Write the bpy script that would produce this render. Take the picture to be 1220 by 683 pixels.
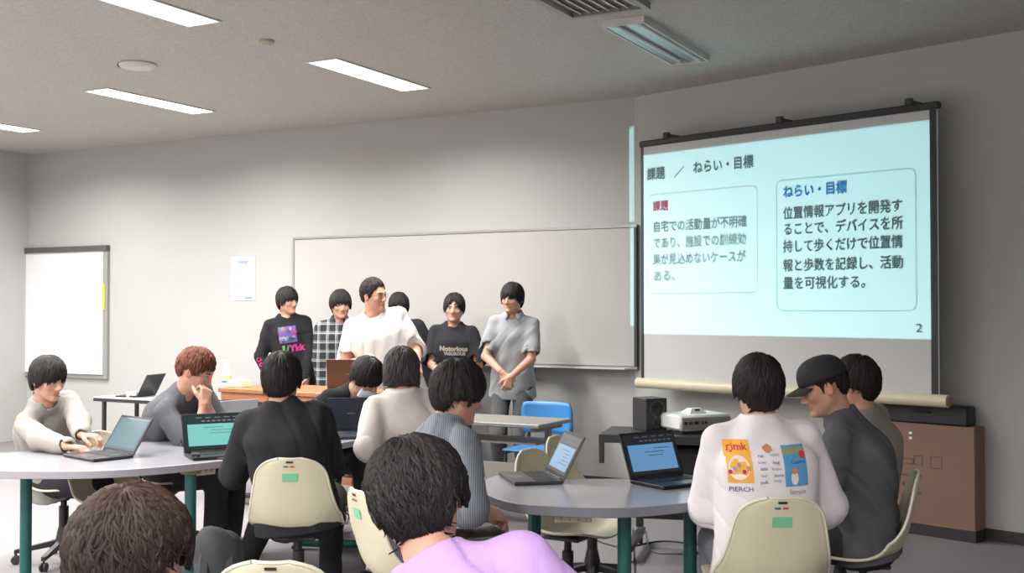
import bpy, bmesh, math, random
import numpy as np
from mathutils import Vector, Matrix
from mathutils.bvhtree import BVHTree

for o in list(bpy.data.objects):
    bpy.data.objects.remove(o)
scene = bpy.context.scene
COL = scene.collection
rad = math.radians

# ------------------------------------------------------------------ camera
FPX = 1350.0
PITCH = rad(1.125)
EYE = 1.5
cam = bpy.data.cameras.new('camera')
cam.lens = FPX / 1220 * 36
cam.sensor_width = 36
cam.clip_start = 0.05
camo = bpy.data.objects.new('camera', cam)
COL.objects.link(camo)
camo.location = (0, 0, EYE)
camo.rotation_euler = (rad(90) + PITCH, 0, 0)
scene.camera = camo

def pix(x, y, D):
    """world point seen at pixel x, y of the 1220x683 frame, D metres in front"""
    u = (x - 610) / FPX
    v = -(y - 341.5) / FPX
    Y = math.cos(PITCH) - math.sin(PITCH) * v
    Z = math.sin(PITCH) + math.cos(PITCH) * v
    return np.array([u / Y * D, D, EYE + Z / Y * D])

# ------------------------------------------------------------------ world, exposure
world = bpy.data.worlds.new('world')
scene.world = world
world.use_nodes = True
world.node_tree.nodes['Background'].inputs[0].default_value = (0.6, 0.65, 0.7, 1)
world.node_tree.nodes['Background'].inputs[1].default_value = 0.15
vs = scene.view_settings
vs.view_transform = 'Standard'
vs.look = 'None'
vs.gamma = 1
vs.exposure = 0.2
vs.use_curve_mapping = False

CEIL = 3.28
CORNER = np.array([1.03, 9.5, 0.0])
DL = np.array([-.881, .474, 0.0])          # along the left part of the front wall
DR = np.array([.697, -.717, 0.0])          # along the right part
NL = np.array([-.474, -.881, 0.0])         # into the room
NR = np.array([-.717, -.697, 0.0])

# ceiling lights: places of the lit and unlit fixtures and their own lamps
LAMP0 = np.array([-1.07, 8.6, CEIL])
LIT, DARK = [], []
for i in range(-4, 5):
    for j in range(0, 6):
        p = LAMP0 - DL * 2.28 * i + NL * 2.4 * j
        if not (-10 < p[0] < 7 and p[1] > -3.5):
            continue
        if i == 1 and j == 1:
            continue
        if i <= 0 or (j >= 3 and i <= 3):
            LIT.append(p)
        elif (i, j) in ((1, 0), (2, 1)):
            DARK.append(p)
LAMP_ROT = math.atan2(-DL[1], -DL[0])       # fixture's x axis along the wall
LAMP_POWER = 75
for p in LIT:
    l = bpy.data.lights.new('ceiling_lamp', 'AREA')
    l.shape = 'RECTANGLE'
    l.size = .24
    l.size_y = 1.18
    l.energy = LAMP_POWER
    l.color = (1.0, .98, .955)
    l.spread = rad(158)
    lo = bpy.data.objects.new('ceiling_lamp', l)
    COL.objects.link(lo)
    lo.location = (p[0], p[1], CEIL - .012)
    lo.rotation_euler = (0, 0, LAMP_ROT)

# the projector's lamp: light leaves the lens only inside the keystoned picture
SCR_GAP = .39
PROJ = pix(828, 487, 6.98)
PROJ[2] = .903
SCR_O = np.array([1.045, 9.42, 0.0]) - DR * .10                 # left end of the screen, on its plane
def on_screen(x, y):
    """point of the screen plane seen at pixel x, y"""
    a = pix(x, y, 1.0) - np.array([0, 0, EYE])
    n = NR
    o = np.array([SC0[0], SC0[1], 0.0])
    t = ((o - np.array([0, 0, EYE])) @ n) / (a @ n)
    return np.array([0, 0, EYE]) + a * t
SC0 = pix(767, 300, 9.12)[:2]
def scr_s(p):
    return (p[0] - SC0[0]) * DR[0] + (p[1] - SC0[1]) * DR[1]
IMG_L, IMG_R = scr_s(on_screen(767, 300)) - .03, scr_s(on_screen(1110, 300))
IMG_T = (on_screen(767, 188)[2] + on_screen(1110, 140)[2]) / 2
IMG_B = (on_screen(767, 399)[2] + on_screen(1110, 403)[2]) / 2
PL = bpy.data.lights.new('projector_lamp', 'POINT')
PL.shadow_soft_size = .006
PL.energy = 80
plo = bpy.data.objects.new('projector_lamp', PL)
COL.objects.link(plo)
plo.location = PROJ
def build_projection():
    PL.use_nodes = True
    nt = PL.node_tree
    em = [n for n in nt.nodes if n.type == 'EMISSION'][0]
    N, Lk = nt.nodes.new, nt.links.new
    g = N('ShaderNodeNewGeometry')
    def vm(op, a, b):
        n = N('ShaderNodeVectorMath'); n.operation = op
        Lk(a, n.inputs[0]); n.inputs[1].default_value = b
        return n.outputs['Value']
    def m(op, a, b):
        n = N('ShaderNodeMath'); n.operation = op
        for i, q in enumerate((a, b)):
            if q is None: continue
            if isinstance(q, (int, float)): n.inputs[i].default_value = q
            else: Lk(q, n.inputs[i])
        return n.outputs[0]
    inc = g.outputs['Incoming']
    dn = vm('DOT_PRODUCT', inc, tuple(-NR))
    ds = vm('DOT_PRODUCT', inc, tuple(DR))
    dz = vm('DOT_PRODUCT', inc, (0, 0, 1))
    dist = float((np.array([SC0[0], SC0[1], 0]) - PROJ) @ (-NR))
    s0 = scr_s(PROJ)
    dnp = m('MAXIMUM', dn, 1e-4)
    s = m('ADD', m('MULTIPLY', m('DIVIDE', ds, dnp), dist), float(s0))
    z = m('ADD', m('MULTIPLY', m('DIVIDE', dz, dnp), dist), float(PROJ[2]))
    mask = m('MULTIPLY', m('GREATER_THAN', s, float(IMG_L - SPILL)), m('LESS_THAN', s, float(IMG_R)))
    mask = m('MULTIPLY', mask, m('MULTIPLY', m('GREATER_THAN', z, float(IMG_B)), m('LESS_THAN', z, float(IMG_T))))
    mask = m('MULTIPLY', mask, m('GREATER_THAN', dn, 0.0))
    # keystone correction keeps the picture even: 1 / cos^3
    gain = m('DIVIDE', 1.0, m('MULTIPLY', dnp, m('MULTIPLY', dnp, dnp)))
    # hot spot of the lens: low and to the left
    hs = m('MULTIPLY', m('SUBTRACT', s, float(IMG_L + .9)), .30)
    hz = m('MULTIPLY', m('SUBTRACT', z, float(IMG_B + .35)), .42)
    hot = m('ADD', 1.0, m('MULTIPLY', -.55, m('MINIMUM', m('ADD', m('MULTIPLY', hs, hs), m('MULTIPLY', hz, hz)), .8)))
    st = m('MULTIPLY', m('MULTIPLY', mask, gain), hot)
    em.inputs[0].default_value = (.43, .95, 1.0, 1)
    Lk(st, em.inputs[1])
SPILL = .05
build_projection()

# ------------------------------------------------------------------ materials
def lin(c):
    return tuple(((v / 255 + .055) / 1.055) ** 2.4 if v / 255 > .04045 else v / 255 / 12.92 for v in c) + (1,)

MATS = {}
def mat(name, col, rough=.6, metal=0, spec=.5, noise=0, nscale=20, bump=0, bscale=200, attr=False, emit=None, emit_s=0, srgb=True, coat=0):
    if name in MATS:
        return MATS[name]
    m = bpy.data.materials.new(name)
    m.use_nodes = True
    nt = m.node_tree
    b = nt.nodes['Principled BSDF']
    c = lin(col) if srgb else tuple(col) + (1,)
    b.inputs['Base Color'].default_value = c
    b.inputs['Roughness'].default_value = rough
    b.inputs['Metallic'].default_value = metal
    b.inputs['Specular IOR Level'].default_value = spec
    b.inputs['Coat Weight'].default_value = coat
    N, Lk = nt.nodes.new, nt.links.new
    src = None
    tc = N('ShaderNodeTexCoord')
    if noise:
        n = N('ShaderNodeTexNoise'); n.inputs['Scale'].default_value = nscale; n.inputs['Detail'].default_value = 4
        Lk(tc.outputs['Object'], n.inputs['Vector'])
        r = N('ShaderNodeMapRange'); r.inputs[3].default_value = 1 - noise; r.inputs[4].default_value = 1 + noise
        Lk(n.outputs[0], r.inputs[0])
        mx = N('ShaderNodeVectorMath'); mx.operation = 'SCALE'; mx.inputs[0].default_value = c[:3]
        Lk(r.outputs[0], mx.inputs['Scale'])
        src = mx.outputs[0]
    if attr:
        a = N('ShaderNodeAttribute'); a.attribute_name = 'tint'
        mx = N('ShaderNodeMix'); mx.data_type = 'RGBA'; mx.blend_type = 'MULTIPLY'; mx.inputs[0].default_value = 1
        if src: Lk(src, mx.inputs[6])
        else: mx.inputs[6].default_value = c
        Lk(a.outputs['Color'], mx.inputs[7])
        src = mx.outputs[2]
    if src: Lk(src, b.inputs['Base Color'])
    if bump:
        n = N('ShaderNodeTexNoise'); n.inputs['Scale'].default_value = bscale; n.inputs['Detail'].default_value = 3
        Lk(tc.outputs['Object'], n.inputs['Vector'])
        bp = N('ShaderNodeBump'); bp.inputs['Strength'].default_value = bump; bp.inputs['Distance'].default_value = .004
        Lk(n.outputs[0], bp.inputs['Height']); Lk(bp.outputs[0], b.inputs['Normal'])
    if emit is not None:
        b.inputs['Emission Color'].default_value = lin(emit)
        b.inputs['Emission Strength'].default_value = emit_s
    MATS[name] = m
    return m

def stripe_mat(name, base, line, axes, line2=None, rough=.85):
    """cloth with woven stripes; axes = list of (axis, period, fraction)"""
    m = mat(name, base, rough, bump=.25, bscale=600)
    nt = m.node_tree; b = nt.nodes['Principled BSDF']
    N, Lk = nt.nodes.new, nt.links.new
    tc = N('ShaderNodeTexCoord'); sep = N('ShaderNodeSeparateXYZ'); Lk(tc.outputs['Object'], sep.inputs[0])
    acc = None
    for ax, per, fr, wgt in axes:
        d = N('ShaderNodeMath'); d.operation = 'DIVIDE'; Lk(sep.outputs[ax], d.inputs[0]); d.inputs[1].default_value = per
        f = N('ShaderNodeMath'); f.operation = 'FRACT'; Lk(d.outputs[0], f.inputs[0])
        g = N('ShaderNodeMath'); g.operation = 'LESS_THAN'; Lk(f.outputs[0], g.inputs[0]); g.inputs[1].default_value = fr
        w = N('ShaderNodeMath'); w.operation = 'MULTIPLY'; Lk(g.outputs[0], w.inputs[0]); w.inputs[1].default_value = wgt
        if acc is None: acc = w.outputs[0]
        else:
            a = N('ShaderNodeMath'); a.operation = 'ADD'; a.use_clamp = True; Lk(acc, a.inputs[0]); Lk(w.outputs[0], a.inputs[1]); acc = a.outputs[0]
    mx = N('ShaderNodeMix'); mx.data_type = 'RGBA'; Lk(acc, mx.inputs[0])
    mx.inputs[6].default_value = lin(base); mx.inputs[7].default_value = lin(line)
    Lk(mx.outputs[2], b.inputs['Base Color'])
    return m

# ------------------------------------------------------------------ mesh helpers
def set_tags(o, label=None, cat=None, group=None, kind=None):
    if label: o['label'] = label
    if cat: o['category'] = cat
    if group: o['group'] = group
    if kind: o['kind'] = kind
    return o

def thing(name, label, cat, loc=(0, 0, 0), rz=0, group=None):
    o = bpy.data.objects.new(name, None)
    o.empty_display_size = .1
    COL.objects.link(o)
    o.location = loc
    o.rotation_euler = (0, 0, rz)
    return set_tags(o, label, cat, group)

def link_mesh(name, me, parent=None, loc=None):
    o = bpy.data.objects.new(name, me)
    COL.objects.link(o)
    if parent is not None:
        o.parent = parent
    if loc is not None:
        o.location = loc
    return o

def np_mesh(name, v, f, m=None, smooth=True, tint=None):
    """mesh from an (n,3) array and an (m,3|4) index array"""
    me = bpy.data.meshes.new(name)
    v = np.ascontiguousarray(v, dtype=np.float32); f = np.ascontiguousarray(f, dtype=np.int32)
    k = f.shape[1]
    me.vertices.add(len(v)); me.vertices.foreach_set('co', v.ravel())
    me.loops.add(f.size); me.loops.foreach_set('vertex_index', f.ravel())
    me.polygons.add(len(f)); me.polygons.foreach_set('loop_start', np.arange(0, f.size, k, dtype=np.int32))
    if smooth: me.polygons.foreach_set('use_smooth', np.ones(len(f), dtype=bool))
    me.update(calc_edges=True)
    if tint is not None:
        a = me.color_attributes.new('tint', 'FLOAT_COLOR', 'POINT')
        c = np.ones((len(v), 4), dtype=np.float32); c[:, :3] = tint
        a.data.foreach_set('color', c.ravel())
    if m: me.materials.append(m)
    return me

class MB:
    """collects simple solids and builds one mesh"""
    def __init__(s, M=None):
        s.v, s.f, s.M = [], [], M or Matrix()
    def add(s, vs, fs, M=None):
        n = len(s.v)
        T = s.M @ M if M is not None else s.M
        s.v += [tuple(T @ Vector(p)) for p in vs]
        s.f += [tuple(n + i for i in q) for q in fs]
        return s
    def hull(s, pts, M=None):
        bm = bmesh.new()
        for p in pts: bm.verts.new(p)
        r = bmesh.ops.convex_hull(bm, input=bm.verts)
        bmesh.ops.delete(bm, geom=[g for g in r['geom_unused'] + r['geom_interior'] if isinstance(g, bmesh.types.BMVert)], context='VERTS')
        bmesh.ops.dissolve_limit(bm, angle_limit=.01, verts=bm.verts, edges=bm.edges)
        bm.verts.index_update()
        vs = [tuple(v.co) for v in bm.verts]; fs = [tuple(v.index for v in f.verts) for f in bm.faces]
        bm.free()
        return s.add(vs, fs, M)
    def box(s, c, d, r=0.0, M=None):
        x, y, z = d[0] / 2, d[1] / 2, d[2] / 2
        if r <= 0:
            vs = [(c[0] + a * x, c[1] + b * y, c[2] + e * z) for a in (-1, 1) for b in (-1, 1) for e in (-1, 1)]
            return s.add(vs, [(0, 1, 3, 2), (4, 6, 7, 5), (0, 4, 5, 1), (2, 3, 7, 6), (0, 2, 6, 4), (1, 5, 7, 3)], M)
        r = min(r, x * .9, y * .9, z * .9)
        pts = []
        for a in (-1, 1):
            for b in (-1, 1):
                for e in (-1, 1):
                    pts += [(c[0] + a * x, c[1] + b * (y - r), c[2] + e * (z - r)),
                            (c[0] + a * (x - r), c[1] + b * y, c[2] + e * (z - r)),
                            (c[0] + a * (x - r), c[1] + b * (y - r), c[2] + e * z)]
        return s.hull(pts, M)
    def tube(s, pts, r, n=8, cap=True, M=None):
        pts = [Vector(p) for p in pts]
        rs = r if isinstance(r, (list, tuple)) else [r] * len(pts)
        vs, fs = [], []
        up = None
        for i, p in enumerate(pts):
            d = (pts[min(i + 1, len(pts) - 1)] - pts[max(i - 1, 0)]).normalized()
            if up is None:
                up = Vector((0, 0, 1)) if abs(d.z) < .9 else Vector((1, 0, 0))
            a = d.cross(up).normalized(); b = a.cross(d).normalized(); up = b
            for k in range(n):
                t = 2 * math.pi * k / n
                vs.append(tuple(p + (a * math.cos(t) + b * math.sin(t)) * rs[i]))
        for i in range(len(pts) - 1):
            for k in range(n):
                k2 = (k + 1) % n
                fs.append((i * n + k, (i + 1) * n + k, (i + 1) * n + k2, i * n + k2))
        if cap:
            fs.append(tuple(range(n))); fs.append(tuple((len(pts) - 1) * n + k for k in range(n - 1, -1, -1)))
        return s.add(vs, fs, M)
    def lathe(s, prof, c=(0, 0, 0), n=20, M=None):
        vs, fs = [], []
        for (r, z) in prof:
            for k in range(n):
                t = 2 * math.pi * k / n
                vs.append((c[0] + r * math.cos(t), c[1] + r * math.sin(t), c[2] + z))
        for i in range(len(prof) - 1):
            for k in range(n):
                k2 = (k + 1) % n
                fs.append((i * n + k, i * n + k2, (i + 1) * n + k2, (i + 1) * n + k))
        fs.append(tuple(range(n - 1, -1, -1))); fs.append(tuple((len(prof) - 1) * n + k for k in range(n)))
        return s.add(vs, fs, M)
    def prism(s, poly, z0, z1, M=None):
        n = len(poly)
        vs = [(p[0], p[1], z0) for p in poly] + [(p[0], p[1], z1) for p in poly]
        fs = [tuple(range(n - 1, -1, -1)), tuple(range(n, 2 * n))] + [(k, (k + 1) % n, n + (k + 1) % n, n + k) for k in range(n)]
        return s.add(vs, fs, M)
    def mesh(s, name, m, smooth=False):
        me = bpy.data.meshes.new(name)
        me.from_pydata(s.v, [], s.f)
        me.update()
        if smooth:
            me.polygons.foreach_set('use_smooth', [True] * len(me.polygons))
            try: me.set_sharp_from_angle(angle=rad(40))
            except Exception: pass
        if m: me.materials.append(m)
        return me
    def build(s, name, m, parent=None, smooth=False, label=None, kind=None):
        o = link_mesh(name, s.mesh(name, m, smooth), parent)
        if label: o['label'] = label
        if kind: o['kind'] = kind
        return o

def text_mesh(body, size, bold=0.0, res=2, align='LEFT'):
    """outline text as flat triangles: (verts 2d list, faces)"""
    cu = bpy.data.curves.new('lettering', 'FONT')
    cu.body = body; cu.size = size; cu.resolution_u = res; cu.offset = bold; cu.align_x = align
    o = bpy.data.objects.new('lettering', cu)
    COL.objects.link(o)
    dg = bpy.context.evaluated_depsgraph_get()
    me = o.evaluated_get(dg).to_mesh()
    vs = [(v.co.x, v.co.y) for v in me.vertices]
    fs = [tuple(p.vertices) for p in me.polygons]
    o.evaluated_get(dg).to_mesh_clear()
    bpy.data.objects.remove(o); bpy.data.curves.remove(cu)
    return vs, fs

def frame_mat(origin, right, up):
    r = Vector(right).normalized(); u = Vector(up).normalized(); n = r.cross(u)
    M = Matrix((r, u, n)).transposed().to_4x4()
    M.translation = Vector(origin)
    return M

def flat_text(name, body, size, m, origin, right, up, parent=None, bold=0.0, align='LEFT', thick=.0008, width=None):
    vs, fs = text_mesh(body, size, bold, align=align)
    if not vs: return None
    if width:
        xs = [v[0] for v in vs]; k = width / (max(xs) - min(xs))
        vs = [(v[0] * k, v[1]) for v in vs]
    mb = MB(frame_mat(origin, right, up))
    mb.add([(a, b, thick) for a, b in vs], fs)
    me = mb.mesh(name, m)
    o = link_mesh(name, me, parent)
    if parent is not None:
        o.matrix_parent_inverse = parent_inv(parent)
    return o

def parent_inv(p):
    M = Matrix.LocRotScale(p.location, p.rotation_euler, p.scale)
    return M.inverted()
# ------------------------------------------------------------------ implicit surfaces for bodies and cloth
def nrm(v):
    v = np.asarray(v, float); return v / max(np.linalg.norm(v), 1e-9)

class Field:
    def __init__(s, lo, hi, h):
        s.h = h; s.lo = np.array(lo, float) - 2 * h
        s.n = tuple(int(k) for k in (np.ceil((np.array(hi, float) + 2 * h - s.lo) / h) + 1))
        s.F = np.ones(s.n, np.float32)
        s.ax = [(s.lo[i] + h * np.arange(s.n[i])).astype(np.float32) for i in range(3)]
    def sub(s, lo, hi):
        sl = []
        for i in range(3):
            a = int(max(0, math.floor((lo[i] - s.lo[i]) / s.h))); b = int(min(s.n[i], math.ceil((hi[i] - s.lo[i]) / s.h) + 1))
            if b <= a: return None
            sl.append(slice(a, b))
        X = s.ax[0][sl[0]][:, None, None]; Y = s.ax[1][sl[1]][None, :, None]; Z = s.ax[2][sl[2]][None, None, :]
        return tuple(sl), X, Y, Z
    def op(s, prim, k=.02, mode='add'):
        fn, lo, hi = prim
        mg = k + 3 * s.h
        q = s.sub(np.array(lo) - mg, np.array(hi) + mg)
        if q is None: return
        sl, X, Y, Z = q
        d = fn(X, Y, Z); a = s.F[sl]
        if mode == 'add':
            h = np.maximum(k - np.abs(a - d), 0) / k
            s.F[sl] = np.minimum(a, d) - h * h * k * .25
        else:
            d = -d
            h = np.maximum(k - np.abs(a - d), 0) / k
            s.F[sl] = np.maximum(a, d) + h * h * k * .25
    def cone(s, a, b, ra, rb, k=.02, mode='add'): s.op(p_cone(a, b, ra, rb), k, mode)
    def ell(s, c, r, R=None, k=.02, mode='add'): s.op(p_ell(c, r, R), k, mode)
    def noise(s, fn, band=.04):
        m = np.abs(s.F) < band
        I = np.nonzero(m)
        s.F[I] += fn(s.ax[0][I[0]], s.ax[1][I[1]], s.ax[2][I[2]])
    def mesh(s, smooth=1):
        F = s.F; S = F < 0
        c = np.zeros(tuple(n - 1 for n in F.shape), np.int8)
        for dx in (0, 1):
            for dy in (0, 1):
                for dz in (0, 1):
                    c += S[dx:F.shape[0] - 1 + dx, dy:F.shape[1] - 1 + dy, dz:F.shape[2] - 1 + dz]
        I, J, K = np.nonzero((c > 0) & (c < 8))
        idx = np.full(c.shape, -1, np.int32); idx[I, J, K] = np.arange(len(I))
        off = [(a, b, e) for a in (0, 1) for b in (0, 1) for e in (0, 1)]
        val = {o: F[I + o[0], J + o[1], K + o[2]] for o in off}
        acc = np.zeros((len(I), 3)); cnt = np.zeros(len(I))
        for o in off:
            for ax in range(3):
                if o[ax]: continue
                p = list(o); p[ax] = 1; p = tuple(p)
                va, vb = val[o], val[p]
                m = (va < 0) != (vb < 0)
                t = np.where(m, va / np.where(m, va - vb, 1), 0)
                for q in range(3):
                    acc[:, q] += np.where(m, o[q] + (t if q == ax else 0), 0)
                cnt += m
        P = acc / cnt[:, None] + np.stack([I, J, K], 1)
        quads = []
        for ax in range(3):
            sa = [slice(None)] * 3; sb = [slice(None)] * 3
            sa[ax] = slice(0, -1); sb[ax] = slice(1, None)
            A, B = S[tuple(sa)], S[tuple(sb)]
            E = np.stack(np.nonzero(A != B), 1)
            o1, o2 = (ax + 1) % 3, (ax + 2) % 3
            E = E[(E[:, o1] > 0) & (E[:, o2] > 0) & (E[:, o1] < c.shape[o1]) & (E[:, o2] < c.shape[o2])]
            ins = A[E[:, 0], E[:, 1], E[:, 2]]
            cells = []
            for (p, q) in ((-1, -1), (0, -1), (0, 0), (-1, 0)):
                G = E.copy(); G[:, o1] += p; G[:, o2] += q
                cells.append(idx[G[:, 0], G[:, 1], G[:, 2]])
            Q = np.stack(cells, 1)
            Q[~ins] = Q[~ins][:, ::-1]
            quads.append(Q)
        Q = np.concatenate(quads)
        for _ in range(smooth):
            sm = np.zeros_like(P); n = np.zeros(len(P))
            for a in range(4):
                for b in ((a + 1) % 4, (a + 3) % 4):
                    for q in range(3): sm[:, q] += np.bincount(Q[:, a], P[Q[:, b], q], len(P))
                    n += np.bincount(Q[:, a], minlength=len(P))
            P = P * .5 + sm / np.maximum(n, 1)[:, None] * .5
        return P * s.h + s.lo, Q

def p_cone(a, b, ra, rb):
    a = np.asarray(a, float); b = np.asarray(b, float); ba = b - a; L2 = max(ba @ ba, 1e-9)
    def fn(X, Y, Z):
        px, py, pz = X - np.float32(a[0]), Y - np.float32(a[1]), Z - np.float32(a[2])
        t = np.clip((px * ba[0] + py * ba[1] + pz * ba[2]) / L2, 0, 1).astype(np.float32)
        qx, qy, qz = px - t * np.float32(ba[0]), py - t * np.float32(ba[1]), pz - t * np.float32(ba[2])
        return np.sqrt(qx * qx + qy * qy + qz * qz) - (ra + (rb - ra) * t)
    R = max(ra, rb)
    return fn, np.minimum(a, b) - R, np.maximum(a, b) + R

def p_ell(c, r, R=None):
    c = np.asarray(c, float); r = np.asarray(r, float); R = np.eye(3) if R is None else np.asarray(R)
    def fn(X, Y, Z):
        px, py, pz = X - c[0], Y - c[1], Z - c[2]
        k0 = 0; k1 = 0
        for i in range(3):
            q = px * R[0, i] + py * R[1, i] + pz * R[2, i]
            k0 = k0 + (q / r[i]) ** 2; k1 = k1 + (q / r[i] ** 2) ** 2
        k0 = np.sqrt(k0); k1 = np.sqrt(k1)
        return (k0 * (k0 - 1) / np.maximum(k1, 1e-6)).astype(np.float32)
    e = np.sqrt(((R * r) ** 2).sum(1))
    return fn, c - e, c + e

def p_loft(c, R, st, n=2.3, sm=2):
    """stations (z, rx, ry, offx, offy) along the third axis of R"""
    st = np.array(st, float); zt = np.linspace(st[0, 0], st[-1, 0], 48)
    tab = [np.interp(zt, st[:, 0], st[:, i]) for i in range(1, 5)]
    for _ in range(sm * 3):
        tab = [np.concatenate(([t[0]], .25 * t[:-2] + .5 * t[1:-1] + .25 * t[2:], [t[-1]])) for t in tab]
    c = np.asarray(c, float); R = np.asarray(R)
    def fn(X, Y, Z):
        px, py, pz = X - c[0], Y - c[1], Z - c[2]
        q = [px * R[0, i] + py * R[1, i] + pz * R[2, i] for i in range(3)]
        q = np.broadcast_arrays(*q)
        z = q[2]
        rx, ry, ox, oy = [np.interp(z, zt, t) for t in tab]
        d = ((np.abs((q[0] - ox) / rx) ** n + np.abs((q[1] - oy) / ry) ** n) ** (1 / n) - 1) * np.minimum(rx, ry)
        return np.maximum(d, np.maximum(zt[0] - z, z - zt[-1])).astype(np.float32)
    m = max(st[:, 1].max() + np.abs(st[:, 3]).max(), st[:, 2].max() + np.abs(st[:, 4]).max())
    pts = [c + R[:, 2] * z for z in (zt[0], zt[-1])]
    return fn, np.minimum(*pts) - m, np.maximum(*pts) + m

def p_half(c, n, R=.3):
    """half ball slab used to cut: inside where (p-c).n > 0 within R"""
    c = np.asarray(c, float); n = nrm(n)
    def fn(X, Y, Z):
        px, py, pz = X - c[0], Y - c[1], Z - c[2]
        return np.maximum(-(px * n[0] + py * n[1] + pz * n[2]), np.sqrt(px * px + py * py + pz * pz) - R).astype(np.float32)
    return fn, c - R, c + R

def folds(seed, amp=.004, k=(44, 36, 22), dirs=None):
    rg = np.random.default_rng(seed)
    W = rg.normal(size=(5, 3)); W[:, 2] *= .45; W /= np.linalg.norm(W, axis=1)[:, None]
    ph = rg.uniform(0, 6.28, 8)
    def fn(x, y, z):
        a = 1.6 * np.sin(9 * (W[0, 0] * x + W[0, 1] * y + W[0, 2] * z) + ph[0])
        b = 1.6 * np.sin(11 * (W[1, 0] * x + W[1, 1] * y + W[1, 2] * z) + ph[1])
        n = np.sin(k[0] * (W[2, 0] * x + W[2, 1] * y + W[2, 2] * z) + a + ph[2]) * np.sin(k[1] * .5 * (W[3, 0] * x + W[3, 1] * y + W[3, 2] * z) + b + ph[3])
        n2 = np.sin(k[1] * 1.9 * (W[4, 0] * x + W[4, 1] * y + W[4, 2] * z * .5) + 2 * a + ph[4])
        c1 = 1 - np.abs(np.sin(k[0] * .62 * (W[2, 0] * x + W[2, 1] * y + W[2, 2] * z) + 1.3 * a + ph[5]))
        c2 = 1 - np.abs(np.sin(k[1] * .8 * (W[4, 0] * x + W[4, 1] * y + W[4, 2] * z) + 1.2 * b + ph[6]))
        m1 = .5 + .5 * np.sin(13 * (W[3, 0] * z + W[3, 1] * x + W[3, 2] * y) + a + ph[7])
        return np.minimum(amp * (.8 * n + 1.5 * c1 ** 4 * m1 + 1.2 * c2 ** 5 * (1 - m1) - .25), .009).astype(np.float32)
    return fn

def yaw_frame(yaw, pitch=0, roll=0):
    """columns right, forward, up. yaw 0 looks away from the camera (+Y), 90 to the right"""
    y, p, r = rad(yaw), rad(pitch), rad(roll)
    f = np.array([math.sin(y), math.cos(y), 0]); ri = np.array([math.cos(y), -math.sin(y), 0]); u = np.array([0, 0, 1.0])
    f, u = f * math.cos(p) - u * math.sin(p), u * math.cos(p) + f * math.sin(p)
    ri, u = ri * math.cos(r) - u * math.sin(r), u * math.cos(r) + ri * math.sin(r)
    return np.stack([ri, f, u], 1)

def ik(a, t, l1, l2, hint):
    a, t = np.asarray(a, float), np.asarray(t, float)
    d = t - a; L = np.linalg.norm(d); d = d / max(L, 1e-6)
    L = min(max(L, abs(l1 - l2) + .02), l1 + l2 - .004); t = a + d * L
    x = (l1 * l1 - l2 * l2 + L * L) / (2 * L); h = math.sqrt(max(l1 * l1 - x * x, 0))
    hv = np.asarray(hint, float); hv = nrm(hv - d * (hv @ d))
    return a + d * x + hv * h, t

def hand(F, W, d, n, side, curl=.5, s=1.0, spread=1.0):
    """palm, four unequal bent fingers and a thumb that leaves the side of the palm"""
    d = nrm(d); n = nrm(np.asarray(n, float) - d * (np.asarray(n, float) @ d))
    t = np.cross(d, n) * side
    kn = []
    for i, off in enumerate((.030, .010, -.010, -.029)):
        K = W + d * (.088 - .004 * abs(i - 1)) * s + t * off * s
        F.cone(W + t * off * .55 * s, K, .0145 * s, .0105 * s, .012)
        kn.append(K)
    for i, (K, L) in enumerate(zip(kn, (.070, .079, .073, .057))):
        a = 0; p = K
        sp = t * (1 - i) * .05 * spread
        for fr, be, r0, r1 in ((.46, 62, .0095, .0088), (.30, 80, .0088, .008), (.24, 50, .008, .0072)):
            a += rad(be) * curl * (1 + .08 * i)
            q = p + nrm(d * math.cos(a) + n * math.sin(a) + sp) * L * fr * s
            F.cone(p, q, r0 * s, r1 * s, .004); p = q
    p = W + d * .022 * s + t * .024 * s
    for L, v, r0, r1 in ((.044, d * .75 + t * .75 + n * .35, .014, .0115), (.033, d * .95 + t * .3 + n * (.3 + curl * .5), .0112, .0098), (.027, d * 1 + t * .05 + n * (.3 + curl * .8), .0098, .008)):
        q = p + nrm(v) * L * s
        F.cone(p, q, r0 * s, r1 * s, .008); p = q

SKIN = mat('skin', (200, 152, 130), .55, noise=.05, nscale=30, attr=True)
def hair_mat(name, col, spec=.22):
    return mat('hair_' + name, col, .58, spec=spec, attr=True)
HM = {'black': hair_mat('black', (40, 37, 37)), 'soft': hair_mat('soft', (40, 37, 37)), 'brown': hair_mat('brown', (46, 39, 36)),
      'auburn': hair_mat('auburn', (104, 62, 48)), 'grey': hair_mat('grey', (72, 68, 69))}
EYEW = mat('eye_white', (215, 208, 200), .3)
IRIS = mat('iris', (28, 18, 14), .2)
BROW = mat('brow', (38, 30, 28), .8)

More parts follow.
